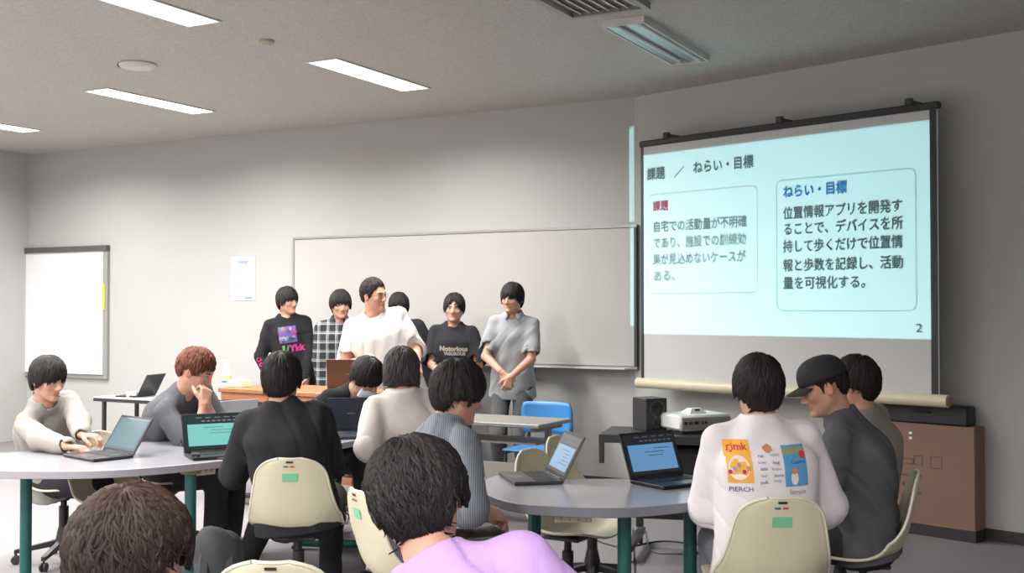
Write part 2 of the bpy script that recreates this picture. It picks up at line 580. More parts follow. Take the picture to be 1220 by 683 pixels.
def head_sdf(F, H, R, s, face=True):
    g = lambda x, y, z: H + R @ (np.array([x, y, z]) * s)
    e = lambda c, r, k=.02, mode='add', RR=None: F.ell(g(*c), np.array(r) * s, R if RR is None else RR, k, mode)
    c = lambda a, b, ra, rb, k=.012, mode='add': F.cone(g(*a), g(*b), ra * s, rb * s, k, mode)
    e((0, -.015, .03), (.074, .093, .086), .01)
    e((0, .022, -.03), (.060, .064, .080), .04)
    for q in (-1, 1):
        c((q * .048, -.002, -.05), (q * .012, .062, -.096), .02, .016, .025)
        e((q * .041, .056, -.022), (.020, .018, .018), .02)
        c((q * .012, .082, .021), (q * .042, .068, .022), .008, .007, .012)
        # ear
        Re = R @ np.array([[math.cos(q * .35), -math.sin(q * .35), 0], [math.sin(q * .35), math.cos(q * .35), 0], [0, 0, 1.0]])
        e((q * .079, -.012, -.010), (.008, .019, .031), .008, RR=Re)
        e((q * .086, -.006, -.006), (.006, .010, .017), .006, 'sub')
    if face:
        for q in (-1, 1):
            e((q * .031, .093, .001), (.017, .016, .011), .010, 'sub')
            e((q * .031, .0735, .000), (.0150, .009, .0085), .004)
        c((0, .083, .012), (0, .100, -.028), .007, .0105, .012)
        e((0, .100, -.034), (.011, .011, .009), .008)
        for q in (-1, 1): e((q * .012, .092, -.038), (.008, .010, .007), .006)
        c((-.018, .080, -.0615), (.018, .080, -.0615), .006, .006, .006)
        c((-.014, .080, -.0725), (.014, .080, -.0725), .0065, .0065, .006)
        e((0, .078, -.095), (.020, .014, .014), .015)
    return g

def body_tint(P, H, R, s, ear=(1.08, .88, .86)):
    q = (P - H) @ R / s
    t = np.ones((len(P), 3), np.float32)
    lip = (np.abs(q[:, 0]) < .024 * (1 - ((q[:, 2] + .067) / .02) ** 2)) & (np.abs(q[:, 2] + .067) < .0105) & (q[:, 1] > .072)
    t[lip] = (.86, .62, .62)
    er = (np.abs(q[:, 0]) > .074) & (np.abs(q[:, 2] + .01) < .04) & (np.abs(q[:, 1] + .01) < .03)
    t[er] = ear
    return t

def hair_mesh(H, R, s, st, seed, root):
    rg = np.random.default_rng(seed)
    tilt = rad(st.get('tilt', 22))
    cz, cy = .03, -.012
    rx, rf, rb, rz = st.get('r', (.088, .102, .113, .104))
    rzd = .125
    keep = st.get('keep', .45)
    line = np.array(st['line'])          # |azimuth|, z of the hair edge
    asym = st.get('asym', 0)
    wave = st.get('wave', .03)
    ph = rg.uniform(0, 6.28, 12)
    def pos(t, ph_, lift=0.0):
        t = np.asarray(t, float); p = np.asarray(ph_, float)
        dx = np.sin(t) * np.sin(p); dy = np.sin(t) * np.cos(p); dz = np.cos(t)
        dy, dz = dy * math.cos(tilt) - dz * math.sin(tilt), dz * math.cos(tilt) + dy * math.sin(tilt)
        h = np.sqrt(dx * dx + dy * dy) + 1e-9
        low = np.clip(-dz, 0, 1)
        az = np.arctan2(dx, dy)
        kp = keep * np.interp(np.abs(az), [1.5, 2.5], [1, .35])
        hh = np.where(dz < 0, h + (1 - h) * kp * 1.6, h)
        ry = np.where(dy > 0, rf, rb)
        w = 1 + wave * (np.sin(az * 3 + ph[0]) * .35 + np.sin(az * 7 + ph[1] + t * 2) * .35 + np.sin(az * 15 + ph[2] + 3 * t) * .22 + np.sin(az * 31 + ph[3] - 2 * t) * .16) * np.clip(np.sin(t), 0, 1)
        w = w * (1 + lift)
        flat = st.get('flat', 0) * np.clip(dz, 0, 1)
        return np.stack([dx / h * hh * rx * w, cy + dy / h * hh * ry * w, cz + np.where(dz > 0, rz * w, rzd) * dz * (1 - flat)], -1), az
    def zl(az):
        a = np.degrees(np.abs((az - asym + np.pi) % (2 * np.pi) - np.pi))
        return np.interp(a, line[:, 0], line[:, 1])
    nphi, nt = 108, 22
    phi = np.linspace(0, 2 * np.pi, nphi, endpoint=False)
    ts = np.linspace(.15, 2.75, 120)
    T, PH = np.meshgrid(ts, phi, indexing='ij')
    pp, az = pos(T, PH)
    edge = zl(az) + st.get('ragged', 1) * (.007 * np.sin(az * 13 + ph[6]) * np.sin(az * 5 + ph[7]) + .006 * np.sin(az * 23 + ph[4]) + .005 * np.sin(az * 41 + ph[5]))
    bad = pp[..., 2] < edge
    first = np.where(bad.any(0), bad.argmax(0), len(ts) - 1)
    tend = ts[first]
    rows = []
    for i in range(nt):
        t = tend * (i + .0) / (nt - 1)
        q, _ = pos(t, phi)
        rows.append(q)
    last = rows[-1]
    inner = last * np.array([.86, .86, 1]) + np.array([0, -.0, .006])
    inner2 = last * np.array([.72, .72, 1]) + np.array([0, -.0, .02])
    rows += [inner, inner2]
    V = [r for r in rows]
    v = np.concatenate(V); f = []
    nr = len(rows)
    a = np.arange((nr - 1) * nphi).reshape(nr - 1, nphi)
    b = np.roll(a, -1, 1)
    f = np.stack([a, a + nphi, b + nphi, b], -1).reshape(-1, 4)
    tint = np.ones((len(v), 3)) * .8
    # locks of hair lying over the cap and sticking out at its edge
    n = st.get('locks', 420); seg = 6
    L = st.get('len', .9); over = st.get('over', .13); wid = st.get('wid', .0055); lift = st.get('lift', .035)
    cur = st.get('curl', .0)
    vs, fs, ts_ = [v], [f], [tint]; base = len(v)
    p0 = rg.uniform(0, 2 * np.pi, n); te = np.interp(p0, np.append(phi, 2 * np.pi), np.append(tend, tend[0]))
    t0 = te * rg.uniform(0, .8, n) ** .8
    t1 = np.minimum(t0 + L * rg.uniform(.5, 1, n), te + over * rg.uniform(-.3, 1, n))
    drift = rg.normal(0, .16, n) + st.get('sweep', 0); br = rg.uniform(.65, 1.5, n); lf = rg.uniform(.3, 1, n) * lift; cp = rg.uniform(0, 6.28, n); tipo = rg.uniform(-.6, 1.0, n) * st.get('tip', .5)
    rings = []
    for k in range(seg + 1):
        u = k / seg
        t = t0 + (t1 - t0) * u
        l = lf * (np.sin(np.pi * min(u * 1.15, 1)) + tipo * u * u) + .008
        c, _ = pos(t, p0 + drift * u * u + cur * np.sin(cp + u * 5) * u, l)
        rings.append(c)
    rings = np.array(rings)                                       # seg+1, n, 3
    ctr = np.array([0, cy, cz - .02])
    for k in range(seg + 1):
        u = k / seg
        tg = rings[min(k + 1, seg)] - rings[max(k - 1, 0)]
        nr_ = rings[k] - ctr
        sd = np.cross(tg, nr_); sd /= np.linalg.norm(sd, axis=1)[:, None] + 1e-9
        nn = nr_ / np.linalg.norm(nr_, axis=1)[:, None]
        w = wid * (np.sin(np.pi * (.12 + .86 * u)) ** .7)
        if k == seg: w = .0006
        vs += [rings[k] - sd * w - nn * .004, rings[k] + nn * w * .45, rings[k] + sd * w - nn * .004]
        ts_ += [np.repeat(br[:, None], 3, 1)] * 3
    for k in range(seg):
        o = base + k * 3 * n; o2 = o + 3 * n; i = np.arange(n)
        for a_, b_ in ((0, 1), (1, 2)):
            fs.append(np.stack([o + a_ * n + i, o + b_ * n + i, o2 + b_ * n + i, o2 + a_ * n + i], 1)[:, ::-1])
    v = np.concatenate(vs); f = np.concatenate(fs); tint = np.concatenate(ts_)
    if st.get('tiptint'):                                          # lighter ends
        zz = np.clip((v[:, 2] - .03) / .1, 0, 1)[:, None]
        tint = tint * (1 + zz * (np.array(st['tiptint']) - 1))
    v = H + (v * s) @ R.T
    return v - root, f, tint

BASE = [(0, .030), (25, .026), (50, .018), (72, -.03), (88, .000), (108, .0), (125, -.05), (180, -.072)]
STY = {
 'crop': dict(line=[(0, .050), (30, .045), (50, .030), (66, .0), (78, -.018), (92, .014), (112, .004), (130, -.045), (180, -.068)], keep=.2, r=(.087, .106, .113, .118), locks=900, len=.6, wid=.0038, lift=.06, tip=.8, over=.08, wave=.06, flat=.06),
 'bowl': dict(line=[(0, .016), (30, .010), (55, -.005), (75, -.04), (88, -.018), (108, -.026), (125, -.070), (150, -.098), (180, -.105)], keep=.55, r=(.091, .104, .113, .106), locks=520),
 'mop': dict(line=[(0, .022), (30, .018), (55, .0), (75, -.03), (88, -.012), (108, -.018), (125, -.065), (150, -.092), (180, -.100)], keep=.5, r=(.094, .106, .116, .112), locks=560, lift=.05, wave=.045),
 'curtain': dict(line=[(0, .085), (14, .06), (30, .018), (50, -.01), (75, -.028), (92, -.012), (115, -.02), (130, -.06), (180, -.075)], keep=.5, r=(.092, .103, .112, .110), locks=520, lift=.05),
 'short': dict(line=[(0, .078), (30, .076), (50, .05), (66, .0), (80, -.02), (95, .012), (112, .005), (130, -.04), (180, -.06)], keep=.2, r=(.080, .096, .105, .103), locks=520, len=.5, wid=.004, lift=.06, tip=.8, over=.03),
 'bob': dict(line=[(0, .01), (40, -.01), (60, -.05), (80, -.078), (110, -.088), (140, -.115), (180, -.135)], keep=.7, r=(.096, .104, .118, .108), locks=620, lift=.06, wave=.06, over=.2, wid=.005, ragged=2.2, tip=.9),
 'messy': dict(line=[(0, .02), (30, .012), (55, .0), (75, -.035), (88, -.008), (108, -.014), (125, -.065), (150, -.09), (180, -.10)], keep=.5, r=(.093, .106, .116, .112), locks=1100, lift=.07, wave=.06, tip=.9, wid=.0038, curl=.12, len=.7),
}

SHOE = {}
def figure(label, H, P, head=(0, 0, 0), sh=(0, 0), s=1.0, g=1.0, res=.008, L=None, Rr=None, ankL=None, ankR=None, knee=None,
           shirt=None, trouser=(52, 52, 56), shoe=(60, 58, 56), hair=('black', 'bowl'), skin=1.0, seed=1, face=True, hunch=.03, seated=True,
           hands=(.4, .4), handdir=None, hair_kw=None, mask=False, glasses=False, brow=True, hairpart=True, cap=False, neck=1.0):
    H = np.asarray(H, float); P = np.asarray(P, float)
    RH = yaw_frame(*head)
    root_loc = np.array([P[0], P[1], 0.0])
    root = thing('person', label, 'person', tuple(root_loc))
    if not face: neck = neck * .35
    up0 = nrm(H - P)
    nb = H - RH[:, 2] * .095 * s - RH[:, 1] * .024 * s - nrm(RH[:, 2] * .3 + up0 * .7) * .032 * s * neck
    u = nrm(nb - P)
    rr = yaw_frame(sh[0], 0, sh[1])[:, 0]
    r = nrm(rr - u * (rr @ u)); f = np.cross(u, r)
    f = -f if f @ yaw_frame(sh[0])[:, 1] < 0 else f
    RT = np.stack([r, f, u], 1)
    Lt = np.linalg.norm(nb - P)
    k = Lt / .50
    hy = yaw_frame(sh[0])
    S = {q: nb - u * .088 * s + r * q * .163 * s * (1 + (g - 1) * .5) + f * (.0 if not seated else .012) for q in (-1, 1)}
    tgt = {-1: L, 1: Rr}
    arm = {}
    for q in (-1, 1):
        T = tgt[q]
        if T is None:
            T = (nb - u * .62 + r * q * .24 + hy[:, 1] * .03, -hy[:, 1] + r * q * .3) if not seated else (P + hy[:, 1] * .36 + r * q * .13 + np.array([0, 0, .13]), r * q * .7 - np.array([0, 0, 1.0]))
        E, Wp = ik(S[q], T[0], .285 * s, .25 * s, T[1])
        arm[q] = (E, Wp)
    leg = {}
    for q in (-1, 1):
        hip = P + hy[:, 0] * q * .092 * s - np.array([0, 0, .02])
        A = ankL if q < 0 else ankR
        if A is None:
            A = P * [1, 1, 0] + hy[:, 1] * (.40 if seated else -.0) + hy[:, 0] * q * (.12 if seated else .10) + np.array([0, 0, .085])
        kh = knee if knee is not None else (hy[:, 1] * 1.0 + np.array([0, 0, 1.2]) if seated else hy[:, 1])
        Kn, An = ik(hip, A, .43 * s, .415 * s, kh)
        leg[q] = (hip, Kn, An)
    # ---- body: one continuous surface
    allp = [H + .14, H - .14, P + .16, P - .16] + [x for q in (-1, 1) for x in (S[q] + .07, S[q] - .07, arm[q][0] + .05, arm[q][0] - .05, arm[q][1] + .2, arm[q][1] - .2, leg[q][1] + .09, leg[q][1] - .09, leg[q][2] + .07, leg[q][2] - .08)]
    lo, hi = np.min(allp, 0), np.max(allp, 0)
    lo[2] = max(lo[2], -.0)
    F = Field(lo, hi, res)
    F.op(p_loft(P, RT, [(-.10, .11 * g, .09 * g, 0, 0), (-.03, .150 * g, .105 * g, 0, 0), (.1 * k, .138 * g, .095 * g, 0, -hunch * .5), (.22 * k, .132 * g, .093 * g, 0, -hunch), (.36 * k, .140 * g, .094 * g, 0, -hunch), (.42 * k, .118 * g, .074, 0, -hunch * .7), (.475 * k, .07, .056, 0, -hunch * .3)]), .03)
    for q in (-1, 1):
        F.cone(nb - u * .035, S[q] - u * .008 - r * q * .02, .030 * s, .032 * s, .04)
        E, W = arm[q]
        F.cone(S[q] - u * .006, E, .039 * s * g ** .5, .037 * s * g ** .5, .02)
        F.cone(E, W, .038 * s * g ** .5, .025 * s, .012)
        hp, Kn, An = leg[q]
        F.cone(hp, Kn, .082 * g, .055, .03); F.cone(Kn, An, .052, .034, .02)
        F.cone(An, np.array([An[0], An[1], .045]) + hy[:, 1] * .13, .032, .028, .02)
    F.cone(H + RH @ np.array([0, -.028, -.055]) * s, nb - u * .02, .050 * s * g ** .4, .057 * s * g ** .4, .03)
    for q in (-1, 1):
        hd = handdir.get(q) if handdir else None
        E, W = arm[q]
        fd = nrm(W - E)
        if hd is None: hd = (fd, -r * q * .6 - np.array([0, 0, .6]))
        hand(F, W, hd[0], hd[1], q, hands[0 if q < 0 else 1], s)
    head_sdf(F, H, RH, s, face)
    v, fc = F.mesh(1)
    tint = body_tint(v, H, RH, s) * skin * np.array([1.0, .985, .97])
    link_mesh('body', np_mesh('body', v - root_loc, fc, SKIN, True, tint), root)
    # ---- trousers
    tm = trouser if not isinstance(trouser, tuple) else mat('cloth_%d_%d_%d' % trouser, trouser, .85, spec=.2, bump=.25, bscale=500)
    lo2 = np.min([leg[q][i] for q in (-1, 1) for i in range(3)] + [P - .15], 0) - .1; hi2 = np.max([leg[q][i] for q in (-1, 1) for i in range(3)] + [P + .15], 0) + .1
    G = Field(lo2, hi2, .011)
    G.op(p_loft(P, RT, [(-.11, .13 * g, .11 * g, 0, 0), (-.03, .163 * g, .118 * g, 0, 0), (.09, .152 * g, .108 * g, 0, -hunch * .5)]), .03)
    for q in (-1, 1):
        hp, Kn, An = leg[q]
        G.cone(hp, Kn, (.098 if seated else .086) * g, .074, .03); G.cone(Kn, An + np.array([0, 0, .01]), .072, .056, .025)
    G.noise(folds(seed + 7, .004))
    v, fc = G.mesh(1)
    link_mesh('trousers', np_mesh('trousers', v - root_loc, fc, tm), root)
    # ---- shoes
    sm_ = mat('shoe_%d_%d_%d' % shoe, shoe, .6)
    for q in (-1, 1):
        An = leg[q][2]; fx = hy[:, 1]
        a = np.array([An[0], An[1], .05]) - fx * .02; b = np.array([An[0], An[1], .04]) + fx * .16
        G = Field(np.minimum(a, b) - [.07, .07, .06], np.maximum(a, b) + [.07, .07, .09], .009)
        G.cone(a, b, .048, .038, .03); G.cone(a, a + [0, 0, .045], .045, .043, .03)
        G.op(p_half(np.array([a[0], a[1], .006]), (0, 0, -1), .5), .006, 'sub')
        v, fc = G.mesh(1)
        link_mesh('shoe', np_mesh('shoe', v - root_loc, fc, sm_), root)
    # ---- shirt
    c = dict(sleeve='short', hem=-.13, loose=1.0, amp=.004, col=(40, 40, 43), mat=None, collar=False, cuff=.62, res=.008)
    c.update(shirt or {})
    if seated: c['hem'] = max(c['hem'], -.075)
    cm = c['mat'] or mat('shirt_%d_%d_%d' % c['col'], c['col'], .88, spec=.15, bump=.3, bscale=450)
    lo3 = np.min([P + u * c['hem'] - .24] + [x for q in (-1, 1) for x in (S[q] - .09, arm[q][0] - .09, arm[q][1] - (.07 if c['sleeve'] == 'long' else -.1))], 0)
    hi3 = np.max([P + .24, nb + .09] + [x for q in (-1, 1) for x in (S[q] + .09, arm[q][0] + .09, arm[q][1] + (.07 if c['sleeve'] == 'long' else -.1))], 0)
    G = Field(lo3, hi3, c['res'])
    w = .022 * c['loose']; he = c['hem']
    for q in (-1, 1):
        E, W = arm[q]
        G.cone(nb - u * .030, S[q] + u * .010 - r * q * .015, .052 * s, .054 * s * g ** .5, .05)
        if c['sleeve'] == 'long':
            G.cone(S[q], E, (.053 + w * .2) * g ** .5, (.042 + w * .6) * g ** .5, .03)
            Wc = E + (W - E) * .97
            G.cone(E, Wc, (.042 + w * .6) * g ** .5, .036 + w * .3, .02)
            G.cone(Wc, W + nrm(W - E) * .05, .031, .031, .004, 'sub')
        else:
            C = c['cuff']
            if C <= 1:
                Ec = S[q] + (E - S[q]) * C
                G.cone(S[q], Ec, (.053 + w * .2) * g ** .5, (.045 + w * .95) * g ** .5, .03)
                G.op(p_half(Ec + nrm(E - S[q]) * .005, E - S[q], .13), .004, 'sub')
                G.cone(Ec - nrm(E - S[q]) * .03, Ec + nrm(E - S[q]) * .05, (.040 + w * .9) * g ** .5, (.040 + w * .9) * g ** .5, .004, 'sub')
            else:
                G.cone(S[q], E, (.053 + w * .2) * g ** .5, (.045 + w * .8) * g ** .5, .03)
                Ec = E + (W - E) * (C - 1)
                G.cone(E, Ec, (.042 + w * .7) * g ** .5, (.040 + w * .8) * g ** .5, .02)
                G.op(p_half(Ec + nrm(W - E) * .005, W - E, .13), .004, 'sub')
                G.cone(Ec - nrm(W - E) * .02, Ec + nrm(W - E) * .05, .036 + w * .6, .036 + w * .6, .004, 'sub')
    G.op(p_loft(P, RT, [(he, (.164 + w * 1.3) * g, (.105 + w * (1 if seated else 1.6)) * g, 0, .0), (0, (.160 + w) * g, (.105 + w) * g, 0, 0), (.12 * k, (.140 + w * 1.1) * g, (.098 + w) * g, 0, -hunch * .5), (.22 * k, (.138 + w * 1.1) * g, (.097 + w) * g, 0, -hunch), (.36 * k, (.150 + w) * g, (.106 + w * .7) * g, 0, -hunch), (.42 * k, .140 * g, .092, 0, -hunch * .7), (.475 * k, .082, .070, 0, -hunch * .3), (.512 * k, .068, .066, 0, 0)], 2.4), .035)
    fold = folds(seed, c['amp'])
    G.noise(lambda x, y, z: fold(x, y, z) * np.clip(((x - P[0]) * u[0] + (y - P[1]) * u[1] + (z - P[2]) * u[2] - he) / .06, 0, 1).astype(np.float32))
    G.cone(nb + u * (-.006 if face else .010) + f * .02, H + RH @ np.array([0, -.01, -.06]) * s, .058 * s * g ** .4 + c.get('neck', .0), .060 * s * g ** .4 + c.get('neck', .0), .012, 'sub')
    v, fc = G.mesh(1)
    so = link_mesh('shirt', np_mesh('shirt', v - root_loc, fc, cm), root)
    info = dict(root=root, root_loc=root_loc, RT=RT, RH=RH, H=H, P=P, nb=nb, u=u, r=r, f=f, S=S, arm=arm, leg=leg, Lt=Lt, s=s, shirt=so, sv=v, sf=fc, cm=cm, g=g)
    if c['collar']:
        mb = MB(); n = 26; vs, fs_ = [], []
        ax = nrm(RH[:, 2] * .2 + u)
        r0 = nrm(r - ax * (r @ ax)); f0 = np.cross(ax, r0)
        cb = nb + f * .008 - u * .0
        gap = c.get('gap', 22)
        rings = [(.060, .004), (.058, .034), (.062, .036), (.080, .002), (.076, -.002)]
        for i in range(n + 1):
            a = rad(gap + (360 - 2 * gap) * i / n)
            d = f0 * math.cos(a) + r0 * math.sin(a)
            fr = max(0, math.cos(a))
            for (rd, z) in rings:
                zz = z - fr * .028 - (.018 * fr ** 6 if rd > .07 else 0)
                vs.append(tuple(cb + d * (rd * s * (1 + .10 * abs(math.sin(a))) * g ** .3 + fr * .010) + ax * zz - root_loc))
        m_ = len(rings)
        for i in range(n):
            for j in range(m_ - 1):
                fs_.append((i * m_ + j, (i + 1) * m_ + j, (i + 1) * m_ + j + 1, i * m_ + j + 1))
        mb.add(vs, fs_)
        o = mb.build('collar', cm, so, True)
        md = o.modifiers.new('thick', 'SOLIDIFY'); md.thickness = .003
    # ---- face details
    g_ = lambda x, y, z: tuple(H + RH @ (np.array([x, y, z]) * s) - root_loc)
    M3 = Matrix([list(x) for x in RH]).to_4x4()
    def ball(c0, rd, nm, m_, label=None):
        mb = MB(); pr = [(math.sin(math.pi * i / 8), -math.cos(math.pi * i / 8)) for i in range(9)]
        pr[0] = (.02, -1); pr[-1] = (.02, 1)
        T = Matrix.Translation(g_(*c0)) @ M3 @ Matrix.Diagonal((rd[0] * s, rd[1] * s, rd[2] * s, 1))
        mb.lathe(pr, n=12, M=T)
        return mb.build(nm, m_, root, True)
    if face:
        for q in (-1, 1):
            ey = ball((q * .031, .0765, .0005), (.0125, .0070, .0048), 'eye', EYEW)
            mb = MB(); T = Matrix.Translation(g_(q * .0305, .0808, .0008)) @ M3 @ Matrix.Diagonal((.0052 * s, .0034 * s, .0047 * s, 1))
            mb.lathe([(.02, -1), (.7, -.7), (1, 0), (.7, .7), (.02, 1)], n=12, M=T); mb.build('iris', IRIS, ey, True)
            mb = MB(); mb.tube([g_(q * .017, .0815, .0035), g_(q * .024, .0845, .0065), g_(q * .033, .0838, .0068), g_(q * .045, .0745, .003)], [.0008, .0016, .0016, .0008], 5)
            mb.build('eyelash', BROW, ey, True)
            if brow:
                mb = MB(); mb.tube([g_(q * .013, .0905, .020), g_(q * .026, .0885, .0245), g_(q * .040, .078, .0235), g_(q * .050, .066, .018)], [.0022, .0032, .0028, .001], 6)
                mb.build('eyebrow', BROW, root, True)
    if hairpart:
        hc, hs = hair; st = dict(STY[hs]); st.update(hair_kw or {})
        v, fq, tn = hair_mesh(H, RH, s, st, seed, root_loc)
        link_mesh('hair', np_mesh('hair', v, fq, HM[hc], True, tn), root)
    if mask:
        mb = MB(); vs, fs_ = [], []
        for i in range(11):
            z = -.026 - .082 * i / 10
            for j in range(15):
                a = rad(-72 + 144 * j / 14); bul = .012 * math.sin(math.pi * i / 10) * math.cos(a) ** 2 + (.014 * math.cos(a) ** 8 if i < 6 else 0) + .003 * math.sin(i * 2.1)
                vs.append(g_((.066 + bul * .5) * math.sin(a) * (1 - .1 * (i / 10) ** 2), .012 + (.084 + bul) * math.cos(a) * (1 - .10 * (i / 10) ** 3), z))
        for i in range(10):
            for j in range(14): fs_.append((i * 15 + j, i * 15 + j + 1, i * 15 + 16 + j, i * 15 + 15 + j))
        mb.add(vs, fs_)
        o = mb.build('face_mask', mat('mask', (205, 214, 225), .8), root, True)
        o.modifiers.new('t', 'SOLIDIFY').thickness = .002
        for q in (-1, 1):
            mb = MB(); mb.tube([g_(q * .062, .03, -.04), g_(q * .080, .0, -.015), g_(q * .084, -.022, .01), g_(q * .082, -.03, -.01), g_(q * .066, .015, -.085)], .0014, 5)
            mb.build('ear_loop', mat('mask', (205, 214, 225)), o, True)
    if glasses:
        fm = mat('glasses_frame', (70, 55, 40), .35, metal=.6)
        mb = MB()
        for q in (-1, 1):
            pts = [g_(q * .031 + .021 * math.copysign(abs(math.cos(t)) ** .75, math.cos(t)), .100 - 5 * (.031 + .021 * q * math.cos(t)) ** 2, .000 + .0145 * math.copysign(abs(math.sin(t)) ** .75, math.sin(t))) for t in [2 * math.pi * i / 20 for i in range(21)]]
            mb.tube(pts, .0013, 5, cap=False)
            mb.tube([g_(q * .052, .090, .004), g_(q * .076, .04, .003), g_(q * .082, -.005, .004), g_(q * .080, -.02, -.008)], .0013, 5)
        mb.tube([g_(-.010, .096, .003), g_(0, .099, .005), g_(.010, .096, .003)], .0013, 5)
        mb.build('glasses', fm, root, True)
    return info

def cast_print(info, name, polys, O, right, up, m, parent=None, lift=.0022, sub=0, label=None):
    """lay a flat print on the shirt; polys = (verts2d, faces)"""
    bvh = info.get('bvh')
    if bvh is None:
        bvh = info['bvh'] = BVHTree.FromPolygons([Vector(a) for a in info['sv']], [tuple(int(i) for i in q) for q in info['sf']])
    right, up = nrm(right), nrm(up); n = np.cross(right, up)
    vs, fs = polys
    if sub:
        bm = bmesh.new()
        bv = [bm.verts.new((a, b, 0)) for a, b in vs]
        for q in fs: bm.faces.new([bv[i] for i in q])
        for _ in range(sub):
            bmesh.ops.subdivide_edges(bm, edges=bm.edges, cuts=1, use_grid_fill=True)
        bm.verts.index_update()
        vs = [(v.co.x, v.co.y) for v in bm.verts]; fs = [tuple(v.index for v in f_.verts) for f_ in bm.faces]
        bm.free()
    out = []; last = None
    O = np.asarray(O, float)
    for a, b in vs:
        p = O + right * a + up * b
        hit = bvh.ray_cast(Vector(p + n * .5), Vector(-n), 1.0)
        if hit[0] is None:
            q = p + n * (last if last is not None else 0)
        else:
            q = np.array(hit[0]) + n * lift; last = float((q - p) @ n)
        out.append(tuple(q - info['root_loc']))
    mb = MB(); mb.add(out, fs)
    return mb.build(name, m, parent or info['shirt'], True, label=label)

def rect2(x0, y0, x1, y1):
    return [(x0, y0), (x1, y0), (x1, y1), (x0, y1)], [(0, 1, 2, 3)]
def poly2(pts):
    return list(pts), [tuple(range(len(pts)))]
def blob2(cx, cy, rx, ry, n=16, wob=0, seed=0):
    rg = random.Random(seed)
    return [(cx + rx * (1 + wob * rg.uniform(-1, 1)) * math.cos(2 * math.pi * i / n), cy + ry * (1 + wob * rg.uniform(-1, 1)) * math.sin(2 * math.pi * i / n)) for i in range(n)], [tuple(range(n))]
def join2(*ps):
    v, f = [], []
    for a, b in ps:
        n = len(v); v += a; f += [tuple(n + i for i in q) for q in b]
    return v, f
def move2(p, dx, dy, k=1):
    return [(a * k + dx, b * k + dy) for a, b in p[0]], p[1]
# ------------------------------------------------------------------ the setting
def ray(x, y):
    return pix(x, y, 1.0) - np.array([0, 0, EYE])
def hit(x, y, o, n):
    a = ray(x, y); c = np.array([0, 0, EYE])
    return c + a * (((np.asarray(o, float) - c) @ n) / (a @ n))
def onL(x, y, gap=0): return hit(x, y, CORNER + NL * gap, NL)
def onR(x, y, gap=0): return hit(x, y, CORNER + NR * gap, NR)
def onZ(x, y, z): return hit(x, y, (0, 0, z), np.array([0, 0, 1.0]))

WALLM = mat('wall_paint', (184, 184, 182), .8, spec=.2, noise=.03, nscale=3, bump=.12, bscale=260)
CEILM = mat('ceiling_board', (188, 185, 180), .95, spec=.1, noise=.26, nscale=48, bump=.9, bscale=60)
FLOORM = mat('floor_carpet', (138, 134, 136), .95, spec=.1, noise=.10, nscale=60, bump=.5, bscale=300)
def struct(name, me_o, label):
    me_o['kind'] = 'structure'; me_o['label'] = label
    return me_o
P_L = CORNER + DL * 7.5
P_R = CORNER + DR * 12
P_BL = P_L + NL * 14.5
ROOM = [tuple(P_R[:2]), tuple(CORNER[:2]), tuple(P_L[:2]), tuple(P_BL[:2]), (-6.0, -4.2), (7.0, -4.2)]
def wall(name, a, b, label, m=WALLM):
    a = np.array([a[0], a[1], 0]); b = np.array([b[0], b[1], 0]); d = nrm(b - a); n = np.array([d[1], -d[0], 0])  # outwards
    c = np.array([np.mean([q[0] for q in ROOM]), np.mean([q[1] for q in ROOM]), 0])
    if (c - a) @ n > 0: n = -n
    poly = [tuple((a - d * .0)[:2]), tuple((b + d * .0)[:2]), tuple((b + n * .12)[:2]), tuple((a + n * .12)[:2])]
    return struct(name, MB().prism(poly, 0, CEIL).build(name, m), label)
wall('wall_front', ROOM[1], ROOM[2], 'grey painted wall behind the whiteboard')
wall('wall_right', ROOM[0], ROOM[1], 'grey painted wall behind the projection screen')
wall('wall_left', ROOM[2], ROOM[3], 'grey side wall at the left, out of frame')
wall('wall_back', ROOM[3], ROOM[4], 'rear wall of the room, behind the viewer')
wall('wall_rear', ROOM[4], ROOM[5], 'rear wall of the room, behind the viewer on the right')
wall('wall_side', ROOM[5], ROOM[0], 'side wall at the right, out of frame')
struct('floor', MB().prism(ROOM, -.1, 0).build('floor', FLOORM), 'pale grey carpet floor')
struct('ceiling', MB().prism(ROOM, CEIL, CEIL + .1).build('ceiling', CEILM), 'speckled off-white acoustic ceiling')
BASEM = mat('baseboard', (62, 60, 60), .6)
for nm, a, b, n, lb in (('baseboard_front', ROOM[1], ROOM[2], NL, 'dark skirting under the whiteboard wall'), ('baseboard_right', ROOM[1], ROOM[0], NR, 'dark skirting under the screen wall')):
    a = np.array([a[0], a[1]]); b = np.array([b[0], b[1]]); n = n[:2]
    struct(nm, MB().prism([tuple(a), tuple(b), tuple(b + n * .012), tuple(a + n * .012)], .001, .075).build(nm, BASEM), lb)

